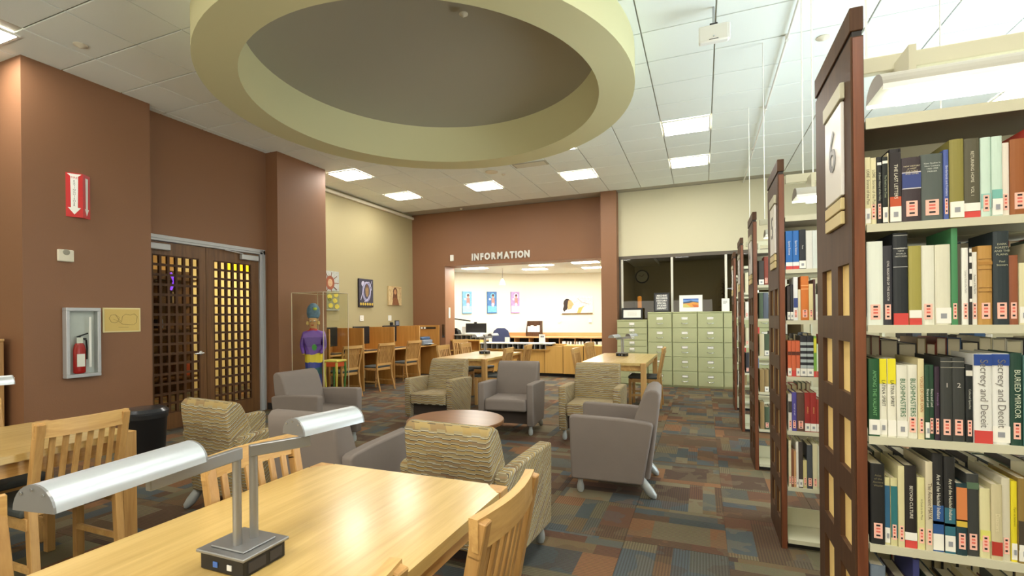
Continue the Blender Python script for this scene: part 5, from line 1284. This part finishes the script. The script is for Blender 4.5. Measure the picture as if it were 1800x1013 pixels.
MB().box((.062, -w2 + .03, .035), (.065, w2 - .03, hh - .035)).build('glass_door', 'glass', e)
MB().box((.0655, .045, .1), (.067, .065, .62)).build('door_lettering', 'white', e)
x = empty('fire_extinguisher', (PX + .036, 2.975, .83)); tag(x, 'red fire extinguisher with a white label inside the grey wall cabinet', 'fire extinguisher')
MB().lathe([(.04, 0), (.052, .008), (.054, .03), (.054, .24), (.045, .29), (.02, .325), (.016, .345)], 20, sx=.48).build('cylinder', 'exred', x)
MB().box((.0255, -.034, .07), (.0275, .034, .2), .0).build('white_label', 'paper', x)
MB().tube([(0, 0, .34), (0, 0, .38)], .012, 8).bar((0, -.02, .375), (0, .075, .41), .014, .012).bar((0, -.02, .365), (0, .06, .355), .014, .01).build('valve', 'black', x)
MB().tube([(0, .02, .36), (.0, .06, .34), (0, .066, .25), (0, .060, .14)], [.008, .008, .008, .011], 8).build('hose', 'black', x)
MB().box((.012, -.03, .31), (.014, .025, .37)).build('tag', 'paper', x)
m_ = empty('framed_map', (PX, 3.385, 1.375)); tag(m_, 'yellowed framed floor map with dark outlines beside the extinguisher cabinet', 'framed map')
MB().box((0, -.187, -.135), (.014, .187, .135), .003).build('frame', mat('map_frame', (228, 214, 160), .5), m_)
MB().box((.014, -.172, -.12), (.0155, .172, .12)).build('map_sheet', mat('map_paper', (216, 188, 110), .5), m_)
o1 = [(-.13, .02), (-.11, .055), (-.07, .06), (-.045, .02), (-.01, -.02), (.0, .04), (.03, .065), (.08, .055), (.12, .07), (.15, .04), (.14, -.03), (.11, -.055), (.05, -.05), (.0, -.045), (-.04, -.01), (-.07, -.03), (-.11, -.02), (-.13, .02)]
MB().tube([(.0165, a, c) for a, c in o1], .0014, 5, False).build('map_outline', mat('map_ink', (110, 80, 50), .6), m_)
MB().tube([(.0165, a, c) for a, c in ((-.07, .06), (-.03, .03), (-.045, -.01), (-.09, .01))], .001, 5).tube([(.0165, a, -.08) for a in (-.04, .06)], .001, 5).build('map_line', _mats['map_ink'], m_)

# ================================================================== PICTURES
def canvas(name, mtx, w_, h_, base, label, depth=.035, side=None):
    """local frame: x right, y up, z out of the wall"""
    c = empty(name); c.matrix_world = mtx; tag(c, label, 'painting')
    MB().box((-w_/2, -h_/2, 0), (w_/2, h_/2, depth), .002).build('canvas', solid(side or base), c)
    MB().box((-w_/2 + .001, -h_/2 + .001, depth), (w_/2 - .001, h_/2 - .001, depth + .001)).build('painted_ground', var_solid(base), c)
    cnt = [0]
    def sh(pts, col, dz=None):
        cnt[0] += 1; z = depth + .001 + .0006 * cnt[0]
        MB().prism([(p * w_/2, q * h_/2) for p, q in pts], z - .0006, z, 'z').build('painted_shape', var_solid(col), c)
    def st(pts, col, r=.006):
        cnt[0] += 1; z = depth + .001 + .0006 * cnt[0]
        MB().tube([(p * w_/2, q * h_/2, z) for p, q in pts], r, 5, True, Matrix.Translation((0, 0, z)) @ Matrix.Diagonal((1, 1, .12, 1)) @ Matrix.Translation((0, 0, -z))).build('brush_stroke', solid(col), c)
    return c, sh, st
def var_solid(c): return mat('art_%02x%02x%02x' % tuple(c), c, .6, var=(22, .35))
def ell(cx, cy, rx, ry, n_=16, a0=0): return [(cx + rx * math.cos(a0 + 2 * math.pi * i / n_), cy + ry * math.sin(a0 + 2 * math.pi * i / n_)) for i in range(n_)]
WX = -6.697
bx = lambda y, z: basis((WX, y, z), (0, 1, 0), (0, 0, 1))
c, sh, st = canvas('painting', bx(7.10, 1.912), .98, .76, (176, 180, 172), 'grey blue painting with a red brown spiky sun partly hidden by the pillar')
sh([(-1, -.05), (1, .0), (1, -.95), (-1, -.95)], (150, 152, 120)); sh(ell(.5, .4, .24, .36), (150, 84, 56)); sh(ell(.5, .4, .13, .2), (196, 160, 120))
for a in range(9):
    q_ = 2 * math.pi * a / 9; st([(.5 + .24 * math.cos(q_), .4 + .3 * math.sin(q_)), (.5 + .48 * math.cos(q_), .4 + .55 * math.sin(q_))], (120, 60, 44), .008)
for a, b in ((.45, -.3), (.75, -.5), (.5, -.75), (.8, -.2), (.0, -.6), (.85, -.8)): sh(ell(a, b, .13, .12), (220, 204, 84)); 
sh(ell(.45, -.45, .09, .09), (120, 130, 60))
c, sh, st = canvas('painting', bx(8.415, 1.91), .46, .60, (58, 56, 72), 'dark painting with pale lilac swirls round a figure and yellow flowers below', side=(36, 32, 40))
sh(ell(-.45, .65, .22, .2), (190, 190, 214)); sh(ell(.05, .1, .62, .72, 20), (150, 150, 186)); sh(ell(.08, .12, .42, .54, 20), (70, 66, 84)); sh(ell(.1, .15, .24, .42), (150, 120, 76)); sh(ell(.1, .5, .14, .13), (110, 80, 60)); sh([(-1, -.7), (1, -.74), (1, -1), (-1, -1)], (40, 36, 40))
st([(-.8, -.5), (-.5, .1), (-.1, .75), (.4, .8), (.7, .4), (.5, -.1), (.1, -.5), (-.3, -.62)], (196, 196, 220), .009); st([(.8, .9), (.6, .6), (.75, .2)], (180, 180, 210), .008)
for i in range(6): sh(ell(-.8 + .32 * i, -.78, .13, .10), (206, 176, 66))
c, sh, st = canvas('painting', bx(9.455, 1.89), .50, .44, (204, 180, 132), 'sepia square portrait of a long haired figure on the cream wall')
sh(ell(.0, .45, .34, .42), (90, 56, 36)); sh([(-.3, .4), (-.42, -.4), (-.1, -.6), (.35, -.5), (.3, .4)], (110, 70, 44)); sh(ell(.0, .42, .2, .28), (190, 140, 96)); sh([(-.5, -.98), (-.35, -.3), (.0, -.15), (.4, -.35), (.6, -.98)], (130, 84, 50))
st([(-.9, .7), (-.6, .2), (-.75, -.5)], (150, 110, 70), .006); st([(.6, .8), (.8, .2), (.7, -.4)], (150, 110, 70), .006); st([(-.6, .95), (.2, .9), (.9, .8)], (160, 120, 76), .006)
def onwall(a, b, s_, z):
    a = Vector((a[0], a[1])); b = Vector((b[0], b[1])); d = (b - a).normalized()
    p = a + d * s_; n_ = Vector((d.y, -d.x)); p = p + n_ * .002
    return basis((p.x, p.y, z), (d.x, d.y, 0), (0, 0, 1))
for (s0_, s1_), bc, dc, lab in (((1.475, 1.745), (120, 176, 214), (170, 206, 226), 'narrow light blue figure painting, first of three in the alcove'), ((2.19, 2.475), (74, 116, 170), (110, 180, 206), 'narrow deep blue figure painting, middle of three in the alcove'), ((2.90, 3.165), (168, 140, 190), (214, 196, 226), 'narrow violet figure painting, third of three in the alcove')):
    c, sh, st = canvas('painting', onwall(p0, p1, (s0_ + s1_) / 2, 1.79), s1_ - s0_, .615, bc, lab, side=tuple(int(v * .8) for v in bc))
    sh([(-.9, -.9), (.9, -.9), (.9, -.35), (-.9, -.3)], dc); sh(ell(.15, .62, .5, .24), dc); sh(ell(.2, .62, .26, .16), (86, 60, 70)); sh(ell(.18, .5, .17, .1), (196, 140, 110)); sh([(-.1, .4), (.5, .42), (.55, -.1), (.35, -.4), (.0, -.35), (-.15, .0)], (190, 130, 120)); sh(ell(.15, -.2, .3, .18), (226, 180, 206)); sh(ell(-.45, .3, .2, .1), (230, 232, 240))
c, sh, st = canvas('painting', onwall(p1, p2, 1.44, 1.70), .90, .52, (240, 232, 216), 'wide pale painting of a dark haired woman in profile in the alcove')
sh([(-.1, .9), (.95, .75), (.95, .0), (.3, -.2), (.0, .3)], (240, 214, 208)); sh(ell(-.62, .18, .24, .52, 20), (50, 38, 34)); sh([(-.80, .2), (-.9, -.5), (-.75, -.9), (-.62, -.4), (-.5, .0)], (50, 38, 34)); sh([(-.55, .5), (-.4, .55), (-.28, .3), (-.2, .05), (-.28, -.1), (-.38, -.45), (-.6, -.5), (-.6, .0)], (216, 160, 112)); sh([(-.95, -.98), (-.7, -.55), (-.3, -.4), (-.05, -.98)], (250, 246, 236)); sh([(-.02, -.98), (.1, -.3), (.5, -.1), (.35, -.35), (.2, -.98)], (222, 170, 96)); sh([(-.95, -.90), (.98, -.86), (.98, -1), (-.95, -1)], (128, 100, 60))
st([(.05, .7), (.3, .3), (.75, .1)], (214, 120, 120), .006); st([(-.2, .3), (.0, .35)], (120, 70, 50), .004)

# ================================================================== DISPLAY CASE WITH PAINTED STATUE
dc = empty('display_case', (-5.42, 5.775, 0)); tag(dc, 'tall clear acrylic display case standing before the brown pillar', 'display case')
X0, X1, Y0, Y1, ZT = -.30, .30, -.275, .25, 1.76
MB().box((X0 - .02, Y0 - .02, 0), (X1 + .02, Y1 + .02, .10), .004).build('base', 'mahog', dc)
for lo, hi in (((X0, Y0, .1), (X1, Y0 + .005, ZT)), ((X0, Y1 - .005, .1), (X1, Y1, ZT)), ((X0, Y0 + .005, .1), (X0 + .005, Y1 - .005, ZT)), ((X1 - .005, Y0 + .005, .1), (X1, Y1 - .005, ZT)), ((X0, Y0, ZT), (X1, Y1, ZT + .005))):
    MB().box(lo, hi).build('acrylic_panel', 'acrylic', dc)
em = mat('acrylic_edge', (206, 196, 170), .3)
for x, y in ((X0, Y0), (X1, Y0), (X0, Y1), (X1, Y1)):
    MB().box((x - .004, y - .004, .1), (x + .004, y + .004, ZT)).build('edge_strip', em, dc)
for a, b in (((X0, Y0), (X1, Y0)), ((X1, Y0), (X1, Y1)), ((X0, Y1), (X1, Y1)), ((X0, Y0), (X0, Y1))):
    MB().bar((a[0], a[1], ZT), (b[0], b[1], ZT), .007, .007).build('edge_strip', em, dc)
st_ = empty('painted_statue', (-5.52, 5.72, .1), R_(35)); tag(st_, 'colourful painted statue of a woman in purple blouse and blue headwrap inside the clear case', 'statue')
# one continuous figure grown from joints
J = {'pelvis': (0, 0, .62), 'waist': (0, 0, .78), 'chest': (0, 0, .96), 'neck': (0, -.0, 1.10), 'head0': (0, -.01, 1.17), 'head1': (0, -.02, 1.30),
     'shL': (-.13, 0, 1.04), 'elL': (-.165, -.01, .86), 'haL': (-.12, -.12, .74), 'shR': (.13, 0, 1.04), 'elR': (.165, -.01, .86), 'haR': (.12, -.12, .74),
     'kL': (-.08, -.03, .34), 'aL': (-.08, 0, .05), 'tL': (-.08, -.10, .02), 'kR': (.08, -.03, .34), 'aR': (.08, 0, .05), 'tR': (.08, -.10, .02)}
Rr = {'pelvis': .14, 'waist': .12, 'chest': .135, 'neck': .045, 'head0': .06, 'head1': .072, 'shL': .06, 'elL': .045, 'haL': .028, 'shR': .06, 'elR': .045, 'haR': .028, 'kL': .062, 'aL': .04, 'tL': .028, 'kR': .062, 'aR': .04, 'tR': .028}
E_ = [('pelvis', 'waist'), ('waist', 'chest'), ('chest', 'neck'), ('neck', 'head0'), ('head0', 'head1'), ('chest', 'shL'), ('shL', 'elL'), ('elL', 'haL'), ('chest', 'shR'), ('shR', 'elR'), ('elR', 'haR'), ('pelvis', 'kL'), ('kL', 'aL'), ('aL', 'tL'), ('pelvis', 'kR'), ('kR', 'aR'), ('aR', 'tR')]
ks = list(J)
me = bpy.data.meshes.new('body'); me.from_pydata([J[k] for k in ks], [(ks.index(a), ks.index(b)) for a, b in E_], [])
body = bpy.data.objects.new('body', me); COL.objects.link(body); body.parent = st_
body.modifiers.new('skin', 'SKIN')
for i, k in enumerate(ks): me.skin_vertices[0].data[i].radius = (Rr[k], Rr[k] * .8); me.skin_vertices[0].data[i].use_root = (k == 'pelvis')
body.modifiers.new('sub', 'SUBSURF').levels = 2; body.modifiers['sub'].render_levels = 2
# body paint: bands of colour by height
bmat = bpy.data.materials.new('statue_paint'); bmat.use_nodes = True; g = NG(bmat); nt = bmat.node_tree
tc = nt.nodes.new('ShaderNodeTexCoord'); sp_ = nt.nodes.new('ShaderNodeSeparateXYZ'); nt.links.new(tc.outputs['Object'], sp_.inputs[0])
no = nt.nodes.new('ShaderNodeTexNoise'); no.inputs['Scale'].default_value = 9; nt.links.new(tc.outputs['Object'], no.inputs['Vector'])
zz = g.m('ADD', sp_.outputs[2], g.m('MULTIPLY', g.m('SUBTRACT', no.outputs['Fac'], .5), .10))
zn = g.m('DIVIDE', zz, 1.4)
rp = nt.nodes.new('ShaderNodeValToRGB'); cr = rp.color_ramp; cr.interpolation = 'CONSTANT'
stops = [(0, (214, 96, 60)), (.08, (52, 70, 150)), (.30, (44, 96, 110)), (.38, (60, 70, 160)), (.44, (226, 206, 60)), (.53, (108, 72, 170)), (.60, (92, 60, 150)), (.70, (120, 84, 180)), (.775, (190, 66, 60)), (.80, (200, 160, 110))]
while len(cr.elements) < len(stops): cr.elements.new(.5)
for i, (p, c_) in enumerate(stops): cr.elements[i].position = p; cr.elements[i].color = lin(c_)
nt.links.new(zn, rp.inputs[0]); nt.links.new(rp.outputs[0], nt.nodes['Principled BSDF'].inputs['Base Color']); nt.nodes['Principled BSDF'].inputs['Roughness'].default_value = .4
me.materials.append(bmat)
MB().lathe([(.05, 1.265), (.082, 1.29), (.098, 1.35), (.092, 1.42), (.07, 1.47), (.035, 1.505), (.0, 1.51)], 18, (0, .02, 0)).build('headwrap', mat('headwrap_paint', (92, 124, 150), .5, var=(14, .8)), st_)
MB().lathe([(.02, 0), (.03, .02), (.02, .04)], 10, (.04, -.09, 1.40)).build('flower', solid((190, 214, 70)), st_)
for sx in (-1, 1): MB().lathe([(.004, -.01), (.02, 0), (.004, .01)], 10, (sx * .028, -.072, 1.235)).build('eye', 'white', st_); MB().lathe([(.001, -.03), (.02, -.01), (.016, .03), (.001, .035)], 8, (sx * .078, -.02, 1.2)).build('earring', solid((214, 190, 120)), st_)
MB().prism([(-.01, 1.20), (.01, 1.20), (0, 1.24)], -.095, -.07, 'y').build('nose', solid((186, 140, 96)), st_); MB().box((-.02, -.078, 1.168), (.02, -.066, 1.18), .003).build('mouth', solid((170, 60, 50)), st_)
MB().prism(ell(.03, .84, .035, .05, 7), -.118, -.10, 'y').build('painted_leaf', solid((70, 150, 70)), st_)
pt = empty('painted_table', (-5.255, 5.885, .1)); tag(pt, 'small table painted yellow, red and green beside the statue in the clear case', 'table')
MB().box((-.13, -.11, .61), (.13, .11, .64), .006).build('table_top', solid((226, 214, 110)), pt)
MB().box((-.11, -.095, .54), (.11, -.08, .61)).box((-.11, .08, .54), (.11, .095, .61)).box((.095, -.09, .54), (.11, .09, .61)).box((-.11, -.09, .54), (-.095, .09, .61)).build('apron', solid((214, 90, 50)), pt)
for k, (sx, sy) in enumerate(((-1, -1), (1, -1), (-1, 1), (1, 1))):
    MB().tube([(sx * .105, sy * .09, .6), (sx * .115, sy * .098, .45), (sx * .10, sy * .085, .2), (sx * .115, sy * .10, 0)], [.02, .016, .011, .014], 8).build('leg', solid([(216, 206, 90), (220, 206, 96), (60, 120, 60), (70, 130, 64)][k]), pt)
MB().box((-.10, -.08, .16), (.10, .08, .185), .004).build('lower_shelf', solid((50, 70, 170)), pt)

# ================================================================== CEILING DEVICE
a = empty('wireless_box', (.105, 4.32, 3.68)); tag(a, 'white wireless access box hanging from the ceiling above the bookcase aisle', 'access point')
q = MB().box((-.115, -.03, -.07), (.115, .03, .07)).build('case', 'white', a); bev(q, .014, 3)
MB().box((.105, -.026, -.062), (.125, .026, .062), .006).build('side_cap', 'white', a)
MB().tube([(0, 0, .07), (0, 0, CZ - .012 - 3.68)], .010, 8).build('stem', 'alu', a)
MB().box((-.03, -.02, .065), (.03, .02, .085), .003).box((-.035, -.032, -.055), (.035, -.029, -.05)).build('bracket', 'darkgrey', a)
MB().lathe([(.006, 0), (.007, .003), (.004, .005)], 10, mtx=Matrix.Translation((0, -.03, -.03)) @ Matrix.Rotation(R_(90), 4, 'X')).build('status_light', 'chrome', a)
